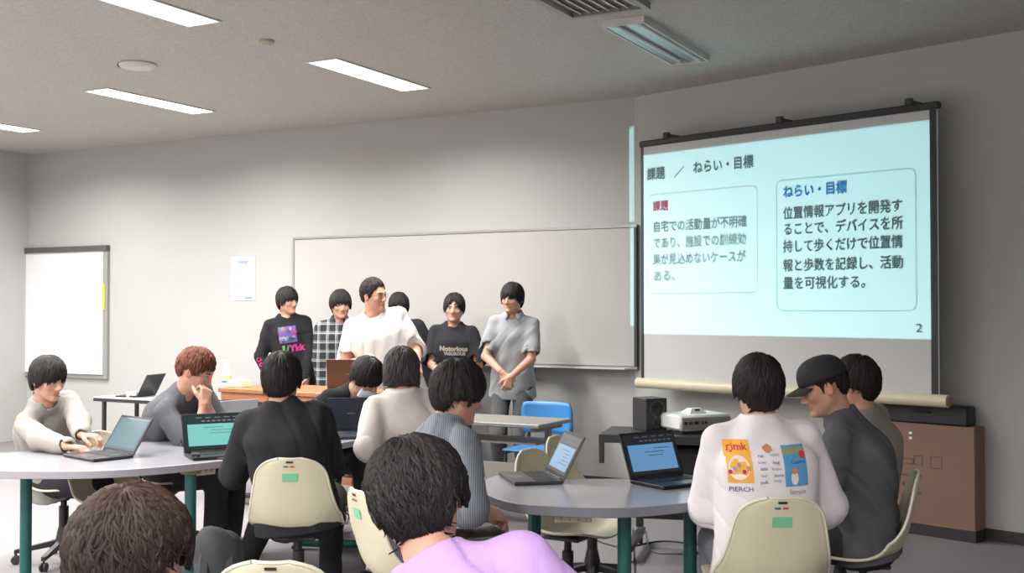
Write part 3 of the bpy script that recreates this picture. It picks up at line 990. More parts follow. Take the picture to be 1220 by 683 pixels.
# ceiling fixtures
WHITEMETAL = mat('white_metal', (205, 203, 198), .4)
DIFF = mat('light_diffuser', (250, 250, 248), .5, emit=(255, 250, 244), emit_s=4.0)
TUBEM = mat('lamp_tube', (225, 228, 226), .3)
REFL = mat('reflector', (190, 196, 196), .3, metal=.6)
NAMES = {0: 'nearest the front wall'}
def fixture(p, lit, label, wide=.24):
    t = thing('ceiling_light', label, 'ceiling light', (p[0], p[1], CEIL), LAMP_ROT, 'lit ceiling lights' if lit else 'unlit ceiling lights')
    w, l, h = wide + .04, 1.24, .010 if lit else .042
    f = MB()
    for q in (-1, 1):
        f.box((q * (w / 2 - .008), 0, -h / 2), (.016, l, h)); f.box((0, q * (l / 2 - .008), -h / 2), (w - .032, .016, h))
    f.build('frame', WHITEMETAL, t)
    if lit:
        MB().box((0, 0, -.004), (w - .034, l - .034, .007)).build('diffuser', DIFF, t)
    else:
        r = MB()
        for q in (-1, 1):
            r.add([(q * .003, -l / 2 + .02, -.036), (q * .003, l / 2 - .02, -.036), (q * (w / 4), l / 2 - .02, -.004), (q * (w / 4), -l / 2 + .02, -.004)], [(0, 1, 2, 3)])
            r.add([(q * (w / 4), -l / 2 + .02, -.004), (q * (w / 4), l / 2 - .02, -.004), (q * (w / 2 - .018), l / 2 - .02, -.036), (q * (w / 2 - .018), -l / 2 + .02, -.036)], [(0, 1, 2, 3)])
        r.build('reflector', REFL, t)
        for q in (-1, 1):
            MB().tube([(q * w / 4, -l / 2 + .05, -.024), (q * w / 4, l / 2 - .05, -.024)], .013, 10).build('lamp_tube', TUBEM, t, True)
            for e in (-1, 1):
                MB().box((q * w / 4, e * (l / 2 - .035), -.024), (.04, .03, .036)).build('lamp_holder', WHITEMETAL, t)
    return t
def px_of(p):
    v = np.array(p) - [0, 0, EYE]; c, s = math.cos(PITCH), math.sin(PITCH)
    Y = v[1] * c + v[2] * s; Z = -v[1] * s + v[2] * c
    return 610 + FPX * v[0] / Y, 341.5 - FPX * Z / Y, Y
for p in LIT:
    x, y, d = px_of(p)
    if d > 0 and -80 < x < 1300 and -60 < y < 683:
        lb = {True: 'lit white ceiling light left of centre, above the whiteboard end'}.get(abs(p[0] + 1.07) < .1)
        if lb is None:
            lb = 'lit white ceiling light at the top left edge of the photo' if y < 40 else 'lit white ceiling light at far left, nearest the grey wall'
            if x < 60: lb = 'lit white ceiling light beyond the far left edge'
    else:
        lb = 'lit white ceiling light out of the frame'
    fixture(p, True, lb)
for p in DARK:
    x, y, d = px_of(p)
    if abs(p[0] - .94) < .2 and abs(p[1] - 7.52) < .3:
        fixture(onZ(785, 47, CEIL), False, 'unlit two-tube ceiling light tinted cyan, above the screen')
    elif y < -40 or d < 0 or x > 1250:
        fixture(p, False, 'unlit two-tube ceiling light out of the frame')
def vent():
    c = onZ(672, -22, CEIL)
    t = thing('ceiling_vent', 'wide metal-framed louvred ceiling unit at the top edge, right of centre', 'vent', (c[0], c[1], CEIL), LAMP_ROT)
    w, l = .52, 1.24
    f = MB()
    for q in (-1, 1):
        f.box((q * (w / 2 - .02), 0, -.02), (.04, l, .04)); f.box((0, q * (l / 2 - .02), -.02), (w - .08, .04, .04))
    f.build('frame', mat('vent_metal', (150, 150, 150), .35, metal=.5), t)
    for i in range(7):
        M = Matrix.Translation((-.18 + .06 * i, 0, -.018)) @ Matrix.Rotation(rad(28), 4, 'Y')
        MB().box((0, 0, 0), (.045, l - .1, .004), M=M).build('louvre', mat('vent_cream', (228, 224, 212), .5), t)
    MB().box((0, 0, -.003), (w - .08, l - .08, .004)).build('backing', mat('vent_pale', (176, 176, 170), .7), t)
vent()
c = onZ(164, 76, CEIL)
t = thing('ceiling_sensor', 'round white ceiling sensor with dark side slot between the two left lights', 'sensor', (c[0], c[1], CEIL))
MB().lathe([(.13, 0), (.135, -.012), (.12, -.03), (.07, -.04), (.001, -.042)][::-1], n=32).build('cover', WHITEMETAL, t, True)
MB().lathe([(.095, 0), (.095, -.018)][::-1], c=(-.055, .02, 0), n=24).build('base', mat('dark_slot', (60, 58, 56)), t, True)
c = onZ(318, 48, CEIL)
t = thing('sprinkler', 'small round beige detector on the ceiling above the wall notice', 'detector', (c[0], c[1], CEIL))
MB().lathe([(.05, 0), (.05, -.015), (.035, -.03), (.02, -.034), (.001, -.035)][::-1], n=24).build('housing', mat('beige_plastic', (178, 165, 148), .5), t, True)

# ------------------------------------------------------------------ whiteboard
WB = mat('whiteboard_enamel', (186, 184, 181), .32, spec=.4)
ALU = mat('aluminium', (168, 168, 170), .35, metal=.6)
a, b = onL(352, 300), onL(761, 300)
zt, zb = (onL(352, 285)[2] + onL(761, 269)[2]) / 2, (onL(568, 433)[2] + onL(761, 439)[2]) / 2
wb = thing('whiteboard', 'long white wall-mounted whiteboard behind the standing presenters', 'whiteboard', (a[0], a[1], 0), math.atan2(b[1] - a[1], b[0] - a[0]))
LW = np.linalg.norm((b - a)[:2])
MB().box((LW / 2, -.025, (zt + zb) / 2), (LW - .03, .03, zt - zb - .03)).build('panel', WB, wb)
f = MB()
f.box((LW / 2, -.025, zt), (LW, .045, .022)); f.box((LW / 2, -.025, zb), (LW, .045, .022))
f.box((.011, -.025, (zt + zb) / 2), (.022, .045, zt - zb - .022))
f.build('frame', ALU, wb)
MB().box((LW - .012, -.026, (zt + zb) / 2), (.024, .047, zt - zb - .022)).build('end_strip', mat('dark_green', (58, 68, 66), .5), wb, label='dark end strip')
MB().box((LW / 2 + .1, -.08, zb - .008), (LW - .35, .09, .012), .003).build('pen_tray', mat('tray', (196, 196, 196), .4), wb)
# notice
def quadwall(x0, y0, x1, y1):
    a, b = onL(x0, (y0 + y1) / 2, .004), onL(x1, (y0 + y1) / 2, .004)
    return a, b, onL((x0 + x1) / 2, y0)[2], onL((x0 + x1) / 2, y1)[2]
a, b, z1, z0 = quadwall(276, 306, 304, 358)
nt_ = thing('wall_notice', 'white printed notice sheet in a clear sleeve on the grey wall left of the whiteboard', 'notice', (a[0], a[1], 0), math.atan2(b[1] - a[1], b[0] - a[0]))
w = np.linalg.norm((b - a)[:2])
PAPER = mat('paper', (232, 232, 232), .7)
MB().box((w / 2, 0, (z0 + z1) / 2), (w, .004, z1 - z0)).build('sheet', PAPER, nt_)
INK = mat('ink_grey', (70, 74, 88), .8); INKB = mat('ink_blue', (70, 90, 170), .8)
MB().box((w / 2, -.0028, z1 - .055), (w * .42, .001, .03)).build('heading_block', mat('ink_soft_blue', (150, 165, 200), .8), nt_)
rr = random.Random(4)
lines = MB()
for i in range(12):
    z = z1 - .11 - .021 * i
    x = .02
    if z < z0 + .03: break
    while x < w - .03:
        ww = rr.uniform(.008, .03)
        if rr.random() < .82: lines.box((x + ww / 2, -.0026, z), (min(ww, w - .02 - x), .0008, .006))
        x += ww + .006
lines.build('print', mat('ink_light', (150, 150, 156), .8), nt_)
for i in range(1):
    MB().box((w * .72, -.0028, z0 + .025), (w * .3, .001, .012)).build('footer_block', INKB, nt_)
# white board/panel at far left
a, b = onL(30, 370, .0), onL(131, 370, .0)
z1, z0 = onL(115, 293)[2], onL(115, 451)[2]
pn = thing('roller_panel', 'white panel in a grey frame at far left, yellow tag on its edge', 'panel', (a[0], a[1], 0), math.atan2(b[1] - a[1], b[0] - a[0]))
w = np.linalg.norm((b - a)[:2])
MB().box((w / 2 - .03, -.022, (z0 + z1) / 2 - .0), (w - .09, .02, z1 - z0 - .09)).build('sheet', mat('panel_white', (238, 238, 240), .5), pn)
MB().box((w / 2, -.03, z1 - .03), (w, .05, .06)).build('top_rail', mat('rail_dark', (88, 88, 90), .5), pn)
f = MB(); f.box((w - .03, -.02, (z0 + z1) / 2 - .03), (.055, .035, z1 - z0 - .062)); f.box((w / 2 - .03, -.02, z0 + .006), (w - .06, .03, .012)); f.build('side_frame', mat('rail_grey', (150, 150, 148), .5), pn)
yy1, yy0 = onL(125, 338)[2], onL(125, 369)[2]
MB().box((w - .055, -.042, (yy0 + yy1) / 2), (.035, .006, yy1 - yy0)).build('yellow_tag', mat('yellow', (222, 200, 60), .6), pn, label='yellow tag')

# ------------------------------------------------------------------ projection screen
BLACKP = mat('black_plastic', (46, 46, 49), .45)
CREAM = mat('cream_metal', (214, 206, 178), .4)
p0 = on_screen(764, 300); p1 = on_screen(1118, 300)
sx0, sx1 = scr_s(p0), scr_s(p1)
ztop = (on_screen(764, 174)[2] + on_screen(1117, 130)[2]) / 2
zbot = (on_screen(765, 458)[2] + on_screen(1117, 474)[2]) / 2
base = np.array([SC0[0], SC0[1], 0]) + DR * sx0
scr = thing('projection_screen', 'large pull-down projection screen showing a Japanese slide, at the right', 'screen', tuple(base), math.atan2(DR[1], DR[0]))
W_ = sx1 - sx0
MB().box((W_ / 2, .004, (ztop + zbot) / 2), (W_, .004, ztop - zbot)).build('fabric', mat('screen_fabric', (206, 206, 206), .9, spec=.1), scr)
for x_, w2 in ((.012, .024), (W_ - .03, .045)):
    MB().box((x_, 0, (ztop + zbot) / 2), (w2, .006, ztop - zbot)).build('black_border', BLACKP, scr, label='black border')
MB().box((W_ / 2, .01, ztop + .02), (W_ + .03, .05, .05), .01).build('top_bar', BLACKP, scr)
MB().tube([(-.04, -.0, zbot - .005), (W_ + .06, 0, zbot - .005)], .042, 16).build('bottom_roller', CREAM, scr, True)
for x in (-.045, W_ + .065):
    MB().box((x, 0, zbot - .005), (.012, .06, .06), .008).build('end_cap', mat('endcap', (150, 130, 95), .5), scr)
hk = scr_s(on_screen(928, 150)) - sx0
for x in (.25, hk, W_ - .2):
    m_ = MB(); m_.box((x, .17, ztop + .07), (.03, .36, .02)); m_.box((x, .01, ztop + .06), (.045, .03, .06)); m_.build('wall_bracket', mat('bracket', (70, 68, 68), .5), scr)
# slide text: flat print lying on the fabric
SX = np.array([DR[0], DR[1], 0.0]); UP = np.array([0, 0, 1.0])
def sp(x, y, lift=.0045):
    return on_screen(x, y) + NR * lift
T_GREY = mat('slide_grey', (112, 124, 128), .9, spec=0); T_FAINT = mat('slide_faint', (170, 178, 180), .9, spec=0); T_MID = mat('slide_mid', (148, 158, 162), .9, spec=0)
T_RED = mat('slide_red', (205, 96, 110), .9, spec=0); T_BLUE = mat('slide_blue', (84, 140, 196), .9, spec=0)
def slide_text(body, x0, y0, x1, hpx, m, bold=.01):
    """baseline left at x0,y0; right end at x1; glyph height hpx (px, at x0)"""
    a = sp(x0, y0); b = sp(x1, y0)
    w = np.linalg.norm((b - a)[:2])
    size = hpx / FPX * a[1] * 1.12
    vs, fs = text_mesh(body, size)
    xs = [v[0] for v in vs]; k = w / (max(xs) - min(xs)); V, F_ = [], []
    e = (bold + .008) * size
    for dx, dy in ((-e, 0), (e, 0), (0, -e), (0, e)):
        n = len(V); V += [(p * k + dx, q + dy, 0) for p, q in vs]; F_ += [tuple(n + i for i in f_) for f_ in fs]
    o = link_mesh('slide_text', MB(frame_mat(a, SX, UP)).add(V, F_).mesh('slide_text', m), scr)
    o.matrix_parent_inverse = parent_inv(scr); o['kind'] = 'stuff'
slide_text('課題', 771, 214, 792, 14, T_GREY, .006)
slide_text('／', 803, 211, 815, 12, T_MID)
slide_text('ねらい・目標', 826, 206, 897, 14, T_GREY)
slide_text('課題', 778, 251, 796, 11.5, T_RED, .006)
for i, (tx, x1) in enumerate((('自宅での活動量が不明確', 888), ('であり、施設での訓練効', 888), ('果が見込めないケースが', 888), ('ある。', 803))):
    y = 275 + 19.4 * i
    slide_text(tx, 778, y + (1 - .0 * i), x1, 12.5, (T_MID, T_FAINT, T_FAINT, mat('slide_fainter', (184, 190, 192), .9, spec=0))[i], .004)
slide_text('ねらい・目標', 933, 235, 1008, 14, T_BLUE, .02)
for i, (tx, x1, ya) in enumerate((('位置情報アプリを開発す', 1074, 262), ('ることで、デバイスを所', 1074, 281), ('持して歩くだけで位置情', 1075, 301.5), ('報と歩数を記録し、活動', 1075, 324), ('量を可視化する。', 1030, 345))):
    slide_text(tx, 933, ya - 1.5, x1, 14, T_GREY, .006)
slide_text('2', 1091, 396, 1098, 13, T_MID, .0)
def outline(pts_px, m, th=.0035, gap=None):
    """rounded rectangle line on the screen"""
    (xa, ya), (xb, yb) = pts_px
    A, B = sp(xa, ya), sp(xb, yb)
    s0, s1, z1, z0 = scr_s(A), scr_s(B), A[2], B[2]
    R_ = .05; loop = []
    for cx, cz, a0 in ((s1 - R_, z1 - R_, 0), (s0 + R_, z1 - R_, 90), (s0 + R_, z0 + R_, 180), (s1 - R_, z0 + R_, 270)):
        for k in range(7):
            t = rad(a0 + 15 * k); loop.append((cx, cz, math.cos(t), math.sin(t)))
    vs, fs = [], []
    o = np.array([SC0[0], SC0[1], 0]) + NR * .0045
    for cx, cz, c_, s_ in loop:
        for rr_ in (R_ - th, R_):
            q = o + SX * (cx + c_ * rr_) + UP * (cz + s_ * rr_); vs.append(tuple(q))
    n = len(loop)
    for i in range(n):
        j = (i + 1) % n; fs.append((2 * i, 2 * i + 1, 2 * j + 1, 2 * j))
    ob = link_mesh('slide_frame', MB().add(vs, fs).mesh('slide_frame', m), scr); ob.matrix_parent_inverse = parent_inv(scr)
outline(((772, 233), (903, 349)), mat('slide_pink', (196, 180, 186), .9, spec=0))
outline(((925, 216), (1092, 371)), mat('slide_pale_blue', (150, 182, 190), .9, spec=0))

# ------------------------------------------------------------------ tables
def spline(pts, k=8):
    n = len(pts); out = []
    P = [np.array(p, float) for p in pts]
    for i in range(n):
        a, b, c, d = P[i - 1], P[i], P[(i + 1) % n], P[(i + 2) % n]
        for j in range(k):
            t = j / k
            out.append(.5 * ((2 * b) + (-a + c) * t + (2 * a - 5 * b + 4 * c - d) * t * t + (-a + 3 * b - 3 * c + d) * t ** 3))
    return out
TOPM = mat('table_laminate', (150, 150, 156), .2, spec=.5, noise=.07, nscale=260)
EDGEM = mat('table_edge', (118, 119, 128), .5, noise=.06, nscale=300)
EDGEL = mat('table_edge_light', (160, 157, 164), .5, noise=.06, nscale=300)
TEAL = mat('teal_enamel', (34, 96, 92), .4)
OUTL = mat('outlet_beige', (205, 198, 184), .5)
DARKM = mat('dark_metal', (48, 47, 48), .4, metal=.3)
def round_table(label, pts, posts, outlets, feet, edgem):
    P = spline(pts); c = np.mean(P, 0)
    t = thing('conference_table', label, 'table', (c[0], c[1], 0))
    poly = [tuple(p - c) for p in P]
    MB().prism(poly, .684, .72).build('tabletop', TOPM, t)
    n = len(poly); vs, fs = [], []
    for z, e in ((.682, .0), (.684, .003), (.718, .003), (.7205, .0), (.7205, -.004)):
        for i in range(n):
            d = np.array(poly[(i + 1) % n]) - np.array(poly[i - 1]); d = d / np.linalg.norm(d); nn = np.array([d[1], -d[0]])
            if nn @ np.array(poly[i]) < 0: nn = -nn
            q = np.array(poly[i]) + nn * e; vs.append((q[0], q[1], z))
    for j in range(4):
        for i in range(n):
            k = (i + 1) % n; fs.append((j * n + i, j * n + k, (j + 1) * n + k, (j + 1) * n + i))
    MB().add(vs, fs).build('edge_band', edgem, t, True)
    for (x, y) in posts:
        o = MB().tube([(x - c[0], y - c[1], .05), (x - c[0], y - c[1], .66)], .029, 16).build('leg', TEAL, t, True)
        MB().lathe([(.031, .655), (.05, .66), (.05, .683)], c=(x - c[0], y - c[1], 0), n=16).build('collar', mat('collar_tan', (150, 120, 90), .5), o, True)
    for (a_, b_) in feet:
        A = np.array(a_) - c; B = np.array(b_) - c
        m_ = MB(); m_.tube([(A[0], A[1], .04), (B[0], B[1], .04)], .026, 8); m_.build('foot', TEAL, t, True)
        for q in (A, B):
            MB().lathe([(.02, 0.0), (.024, .006), (.018, .02)], c=(q[0], q[1], 0), n=12).build('glide', BLACKP, t, True)
    for (x, y, an) in outlets:
        M = Matrix.Translation((x - c[0], y - c[1], .664)) @ Matrix.Rotation(an, 4, 'Z')
        o = MB().box((0, 0, 0), (.15, .04, .038), .004, M=M).build('outlet_box', OUTL, t)
        for i in range(4):
            s_ = MB()
            s_.box((-.05 + .033 * i, -.0205, .005), (.003, .002, .008), M=M); s_.box((-.042 + .033 * i, -.0205, .005), (.003, .002, .008), M=M); s_.box((-.046 + .033 * i, -.0205, -.006), (.004, .002, .004), M=M)
            s_.build('socket', BLACKP, o)
    return t
round_table('grey round-fronted conference table on green legs with two laptops, right of centre',
    [(-.135, 5.0), (-.10, 4.77), (-.01, 4.59), (.107, 4.5), (.29, 4.45), (.465, 4.455), (.64, 4.53), (.80, 4.65), (.90, 4.82), (.93, 5.05), (.84, 5.2), (.55, 5.22), (.26, 5.22), (.08, 5.32), (-.04, 5.35), (-.12, 5.2)],
    [(.466, 4.72), (.775, 4.95), (.10, 5.05)], [(.243, 4.56, .03), (.835, 4.80, .8)], [((.30, 4.5 + .1), (.62, 4.86)), ((.62, 5.08), (.92, 4.85))], EDGEM)
round_table('pale grey oval conference table with laptops, at the left',
    [(-3.0, 5.72), (-2.6, 5.5), (-2.08, 5.46), (-1.75, 5.6), (-1.46, 5.88), (-1.2, 6.25), (-1.01, 6.58), (-.86, 6.97), (-.90, 7.22), (-1.15, 7.38), (-1.5, 7.30), (-1.78, 7.1), (-1.98, 6.88), (-2.2, 6.6), (-2.45, 6.35), (-2.8, 6.1)],
    [(-1.64, 5.80), (-1.12, 7.08), (-2.5, 5.85)], [(-1.60, 5.84, .75)], [((-1.36, 7.12), (-.90, 7.04)), ((-1.9, 5.95), (-1.42, 5.72))], EDGEL)

# ------------------------------------------------------------------ shell chairs
SHELL = mat('shell_cream', (210, 203, 176), .38, spec=.4, noise=.03, nscale=8)
def chair_proto():
    t = thing('shell_chair', 'x', 'chair', (0, 0, 0))
    prof = np.array([(-.232, .80), (-.226, .77), (-.212, .69), (-.195, .61), (-.180, .545), (-.160, .49), (-.118, .448), (-.05, .428), (.03, .425), (.11, .432), (.175, .44), (.215, .436), (.235, .424)])
    wid = np.array([.158, .160, .172, .190, .205, .216, .222, .224, .222, .217, .211, .205, .198])
    tt = np.linspace(0, 1, len(prof)); N = 44; s_ = np.linspace(0, 1, N)
    def cub(a): 
        q = np.interp(s_, tt, a)
        for _ in range(4): q = np.concatenate(([q[0]], .25 * q[:-2] + .5 * q[1:-1] + .25 * q[2:], [q[-1]]))
        return q
    py, pz, w = cub(prof[:, 0]), cub(prof[:, 1]), cub(wid)
    dy, dz = np.gradient(py), np.gradient(pz); L = np.hypot(dy, dz); ny, nz = -dz / L, dy / L      # towards the sitter
    arc = np.concatenate(([0], np.cumsum(np.hypot(np.diff(py), np.diff(pz))))); tot = arc[-1]
    M_ = 23; vs = []
    for i in range(N):
        e = min(arc[i], tot - arc[i]); cr = .11 if arc[i] < tot / 2 else .09
        k = 1.0 if e > cr else (1 - ((cr - e) / cr) ** 2.6) ** (1 / 2.6)
        k = max(k, .35)
        lift = .028 + .045 * math.exp(-((s_[i] - .45) / .14) ** 2)
        for j in range(M_):
            u = -1 + 2 * j / (M_ - 1)
            c_ = lift * abs(u) ** 2.6 * k
            if abs(u) > .97: c_ -= .004
            vs.append((u * w[i] * k, py[i] + ny[i] * c_, pz[i] + nz[i] * c_))
    fs = [(i * M_ + j, i * M_ + j + 1, (i + 1) * M_ + j + 1, (i + 1) * M_ + j) for i in range(N - 1) for j in range(M_ - 1)]
    o = MB().add(vs, fs).build('shell', SHELL, t, True)
    md = o.modifiers.new('thickness', 'SOLIDIFY'); md.thickness = .009; md.offset = 0
    me_rim = []
    loop = [j for j in range(M_)] + [i * M_ + M_ - 1 for i in range(1, N)] + [(N - 1) * M_ + j for j in range(M_ - 2, -1, -1)] + [i * M_ for i in range(N - 2, 0, -1)]
    MB().tube([vs[i] for i in loop] + [vs[loop[0]]], .0068, 6, cap=False).build('rim', mat('shell_rim', (216, 210, 188), .4), o, True)
    def back(z, off=-.0065):
        i = int(np.argmin(np.abs(pz[:20] - z))); return py[i] + ny[i] * off, pz[i], ny[i], nz[i]
    for nm, x, z, w_, h_, m_ in (('label_sticker', .0, .712, .072, .038, mat('sticker_green', (116, 196, 152), .7)), ('mark_sticker', -.018, .764, .022, .007, mat('mark_blue', (50, 110, 130), .6)),
                               ('mark_sticker', .012, .764, .020, .007, mat('mark_red', (205, 60, 50), .6)), ('slot', .0, .785, .034, .009, BLACKP)):
        y_, z_, a_, b_ = back(z)
        M = Matrix(((1, 0, 0), (0, -b_, -a_), (0, a_, -b_))).transposed()
        tv = np.array([-(-b_), 0]);
        vs2 = []
        for dx, dzz in ((-1, -1), (1, -1), (1, 1), (-1, 1)):
            yy, zz, a2, b2 = back(z + dzz * h_ / 2)
            zz_ = z + dzz * h_ / 2
            yy = float(np.interp(-zz_, -pz[:20], py[:20])) - .0062
            vs2.append((x + dx * w_ / 2, yy, zz_))
        vs2 += [(a, b - .001, c_) for a, b, c_ in vs2]
        q = MB().add(vs2, [(0, 3, 2, 1), (4, 5, 6, 7), (0, 1, 5, 4), (1, 2, 6, 5), (2, 3, 7, 6), (3, 0, 4, 7)]).build(nm, m_, t)
    MB().box((0, .0, .405), (.20, .22, .02), .006).build('mount_plate', DARKM, t)
    MB().lathe([(.028, .20), (.028, .33), (.018, .332), (.018, .395)][::1], n=14).build('column', DARKM, t, True)
    MB().lathe([(.035, .085), (.045, .10), (.045, .14), (.030, .21)], n=16).build('hub', DARKM, t, True)
    for k in range(5):
        a_ = rad(18 + 72 * k); R_ = Matrix.Rotation(a_, 4, 'Z')
        leg = MB().hull([(.03, -.018, .10), (.03, .018, .10), (.03, -.018, .135), (.03, .018, .135), (.27, -.012, .062), (.27, .012, .062), (.27, -.012, .085), (.27, .012, .085)], R_).build('leg', DARKM, t)
        m_ = MB(R_ @ Matrix.Translation((.262, 0, 0)))
        Mx = Matrix.Translation((0, 0, .0265)) @ Matrix.Rotation(rad(90), 4, 'X')
        for q in (-1, 1): m_.lathe([(.002, -.008), (.022, -.008), (.026, -.004), (.026, .004), (.022, .008), (.002, .008)], c=(0, 0, q * .012), n=14, M=Mx)
        m_.tube([(0, 0, .03), (0, 0, .07)], .007, 6)
        m_.build('caster', BLACKP, leg, True)
    return t
proto = chair_proto()
def copy_tree(o, parent=None):
    c_ = o.copy(); COL.objects.link(c_); c_.parent = parent
    for ch in list(o.children): copy_tree(ch, c_)
    return c_
used_proto = [False]
def chair(x, y, yaw, label, group='cream shell chairs'):
    o = proto if not used_proto[0] else copy_tree(proto)
    used_proto[0] = True
    o.location = (x, y, 0); o.rotation_euler = (0, 0, -rad(yaw)); o['label'] = label; o['group'] = group
    return o
chair(-1.035, 5.52, 0, 'cream shell chair the man in the black shirt sits on, its green-stickered back to us')
chair(.985, 4.42, -3, 'cream shell chair at the lower right under the white printed T-shirt')
chair(1.52, 4.93, -75, 'cream shell chair seen side on, under the man in the black cap')
chair(-.40, 4.48, 62, 'cream shell chair under the man in the grey striped shirt')
chair(.27, 5.50, 122, 'empty cream shell chair pushed under the right table, behind the left laptop')
chair(.43, 6.10, 115, 'empty cream shell chair half hidden behind the tilted laptop lid')
chair(-.655, 3.36, 2, 'empty cream shell chair, only its top edge showing at the bottom left of centre')
chair(-2.66, 6.75, 110, 'cream shell chair at the far left edge, under the typing person')
chair(-2.20, 6.32, 125, 'empty cream shell chair tucked under the left table, behind the leftmost laptop')
chair(-2.13, 7.02, 100, 'cream shell chair under the auburn-haired man')
chair(-1.24, 7.68, 160, 'cream shell chair under the man in the face mask')
chair(-.55, 6.15, -20, 'cream shell chair under the person in the cream cardigan')
chair(1.62, 5.62, -40, 'cream shell chair behind the man in the black cap')
chair(-.0, 2.1, 0, 'cream shell chair under the person in the purple T-shirt')
chair(-.66, 1.72, 5, 'cream shell chair under the brown-haired person at the bottom left')

# ------------------------------------------------------------------ front desks
GREYD = mat('desk_grey', (138, 136, 132), .4, noise=.03, nscale=40)
GREYF = mat('desk_frame', (128, 126, 122), .45, metal=.2)
ang = math.atan2(-DL[1], -DL[0])
d0 = thing('training_desk', 'low grey folding desk with a shelf in front of the blue chair', 'desk', (-.225, 8.14, 0), ang)
MB().box((0, 0, .705), (1.2, .52, .028), .005).build('tabletop', GREYD, d0)
MB().box((0, .0, .575), (1.08, .36, .012)).build('shelf', GREYF, d0)
MB().box((0, -.18, .36), (1.06, .015, .16), .003).build('front_panel', mat('desk_panel', (150, 145, 136), .6), d0)
for q in (-1, 1):
    m_ = MB(); m_.box((q * .53, .02, .36), (.035, .05, .66), .004); m_.box((q * .53, 0, .05), (.04, .46, .04), .006); m_.box((q * .53, 0, .675), (.04, .42, .03), .004)
    m_.build('leg', GREYF, d0)
    for e in (-1, 1): MB().lathe([(.002, -.01), (.026, -.01), (.026, .01), (.002, .01)], n=12, M=Matrix.Translation((q * .53, e * .21, .0275)) @ Matrix.Rotation(rad(90), 4, 'Y')).build('caster', BLACKP, d0, True)
BLUE = mat('blue_plastic', (64, 138, 200), .4)
bc = thing('school_chair', 'blue plastic chair behind the grey folding desk', 'chair', (.19, 8.62, 0), ang)
def panel(w, h, bend, thick, M, n=14):
    vs, fs = [], []
    for i in range(9):
        for j in range(n):
            u = -1 + 2 * j / (n - 1); v = -1 + 2 * i / 8
            k = 1 - .10 * max(0, abs(v) - .5) ** 2 * 4
            vs.append((u * w / 2 * k, bend * u * u, v * h / 2 * (1 - .08 * abs(u) ** 6)))
    fs = [(i * n + j, i * n + j + 1, (i + 1) * n + j + 1, (i + 1) * n + j) for i in range(8) for j in range(n - 1)]
    return MB().add(vs, fs, M)
o = panel(.43, .24, -.04, .01, Matrix.Translation((0, .19, .66))).build('backrest', BLUE, bc, True); o.modifiers.new('t', 'SOLIDIFY').thickness = .014
o = panel(.42, .40, .0, .01, Matrix.Translation((0, -.02, .43)) @ Matrix.Rotation(rad(90), 4, 'X')).build('seat', BLUE, bc, True); o.modifiers.new('t', 'SOLIDIFY').thickness = .014
for q in (-1, 1):
    MB().tube([(q * .2, -.2, .012), (q * .18, -.17, .415), (q * .18, .12, .415), (q * .19, .215, .55), (q * .19, .21, .72)], .011, 8).build('leg', GREYF, bc, True)
    MB().tube([(q * .2, .24, .012), (q * .18, .10, .41)], .011, 8).build('leg', GREYF, bc, True)

WOOD = mat('orange_wood', (164, 106, 68), .45, noise=.12, nscale=6)
DWOOD = mat('brown_wood', (120, 74, 44), .5, noise=.1, nscale=8)
pa, pb = onZ(262, 462, .885), onZ(425, 471, .885)
wl = np.linalg.norm((pb - pa)[:2])
ctr_ = (pa + pb) / 2
dk = thing('teacher_desk', 'orange wooden teacher desk on a dark castered base, in front of the presenters', 'desk', (ctr_[0] + .474 * .30, ctr_[1] + .881 * .30, 0), math.atan2(pb[1] - pa[1], pb[0] - pa[0]))
MB().box((0, 0, .868), (wl, .60, .034), .005).build('top', WOOD, dk)
MB().box((0, -.27, .82), (wl - .03, .02, .06), .003).build('fascia', WOOD, dk)
MB().box((0, -.02, .775), (wl - .06, .50, .016)).build('shelf', mat('shelf_dark', (52, 40, 38), .6), dk)
MB().box((.02, -.24, .55), (wl - .08, .02, .42), .003).build('front_panel', WOOD, dk)
for q in (-1, 1):
    m_ = MB(); m_.box((q * (wl / 2 - .03), 0, .5), (.035, .52, .70), .004); m_.build('side_panel', DWOOD, dk)
    MB().box((q * (wl / 2 - .045), -.22, .12), (.05, .05, .22), .004).build('leg', WOOD, dk)
MB().box((0, -.22, .25), (wl - .14, .035, .05), .004).build('stretcher', WOOD, dk)
MB().box((0, -.30, .075), (wl - .04, .05, .03), .004).build('base_bar', DARKM, dk)
for q in (-1, 1):
    MB().lathe([(.002, -.014), (.028, -.014), (.032, -.006), (.032, .006), (.028, .014), (.002, .014)], n=16, M=Matrix.Translation((q * (wl / 2 - .1), -.30, .033)) @ Matrix.Rotation(rad(90), 4, 'Y')).build('caster', BLACKP, dk, True)
o = MB().box((-.25, -.2, .789), (.3, .12, .008)).build('paper', PAPER, None); o.parent = dk

pc = onZ(270, 462, .885)
zt_ = .8855
WHITEC = mat('cabinet_white', (222, 220, 214), .5)
q = pix(270, 458, pc[1] + .16)
sb = thing('sanitizer_bottle', 'clear pump bottle with a blue label on the left end of the wooden desk', 'bottle', (q[0], q[1], zt_))
MB().lathe([(.034, 0), (.036, .01), (.036, .11), (.03, .13), (.014, .142), (.014, .15)], n=18).build('bottle', mat('clear_plastic', (226, 228, 226), .2), sb, True)
MB().lathe([(.0368, .025), (.0368, .085)], n=18).build('label', mat('label_orange', (226, 190, 150), .6), sb, True)
MB().lathe([(.0372, .028), (.0372, .045)], n=18).build('label_band', mat('label_blue', (50, 140, 200), .6), sb, True)
m_ = MB(); m_.lathe([(.016, .148), (.016, .17), (.006, .172), (.006, .20)], n=12); m_.box((-.018, 0, .203), (.06, .016, .012), .004); m_.build('pump', mat('white_plastic', (236, 236, 236), .4), sb, True)
q2 = pix(286, 468, pc[1] + .07)
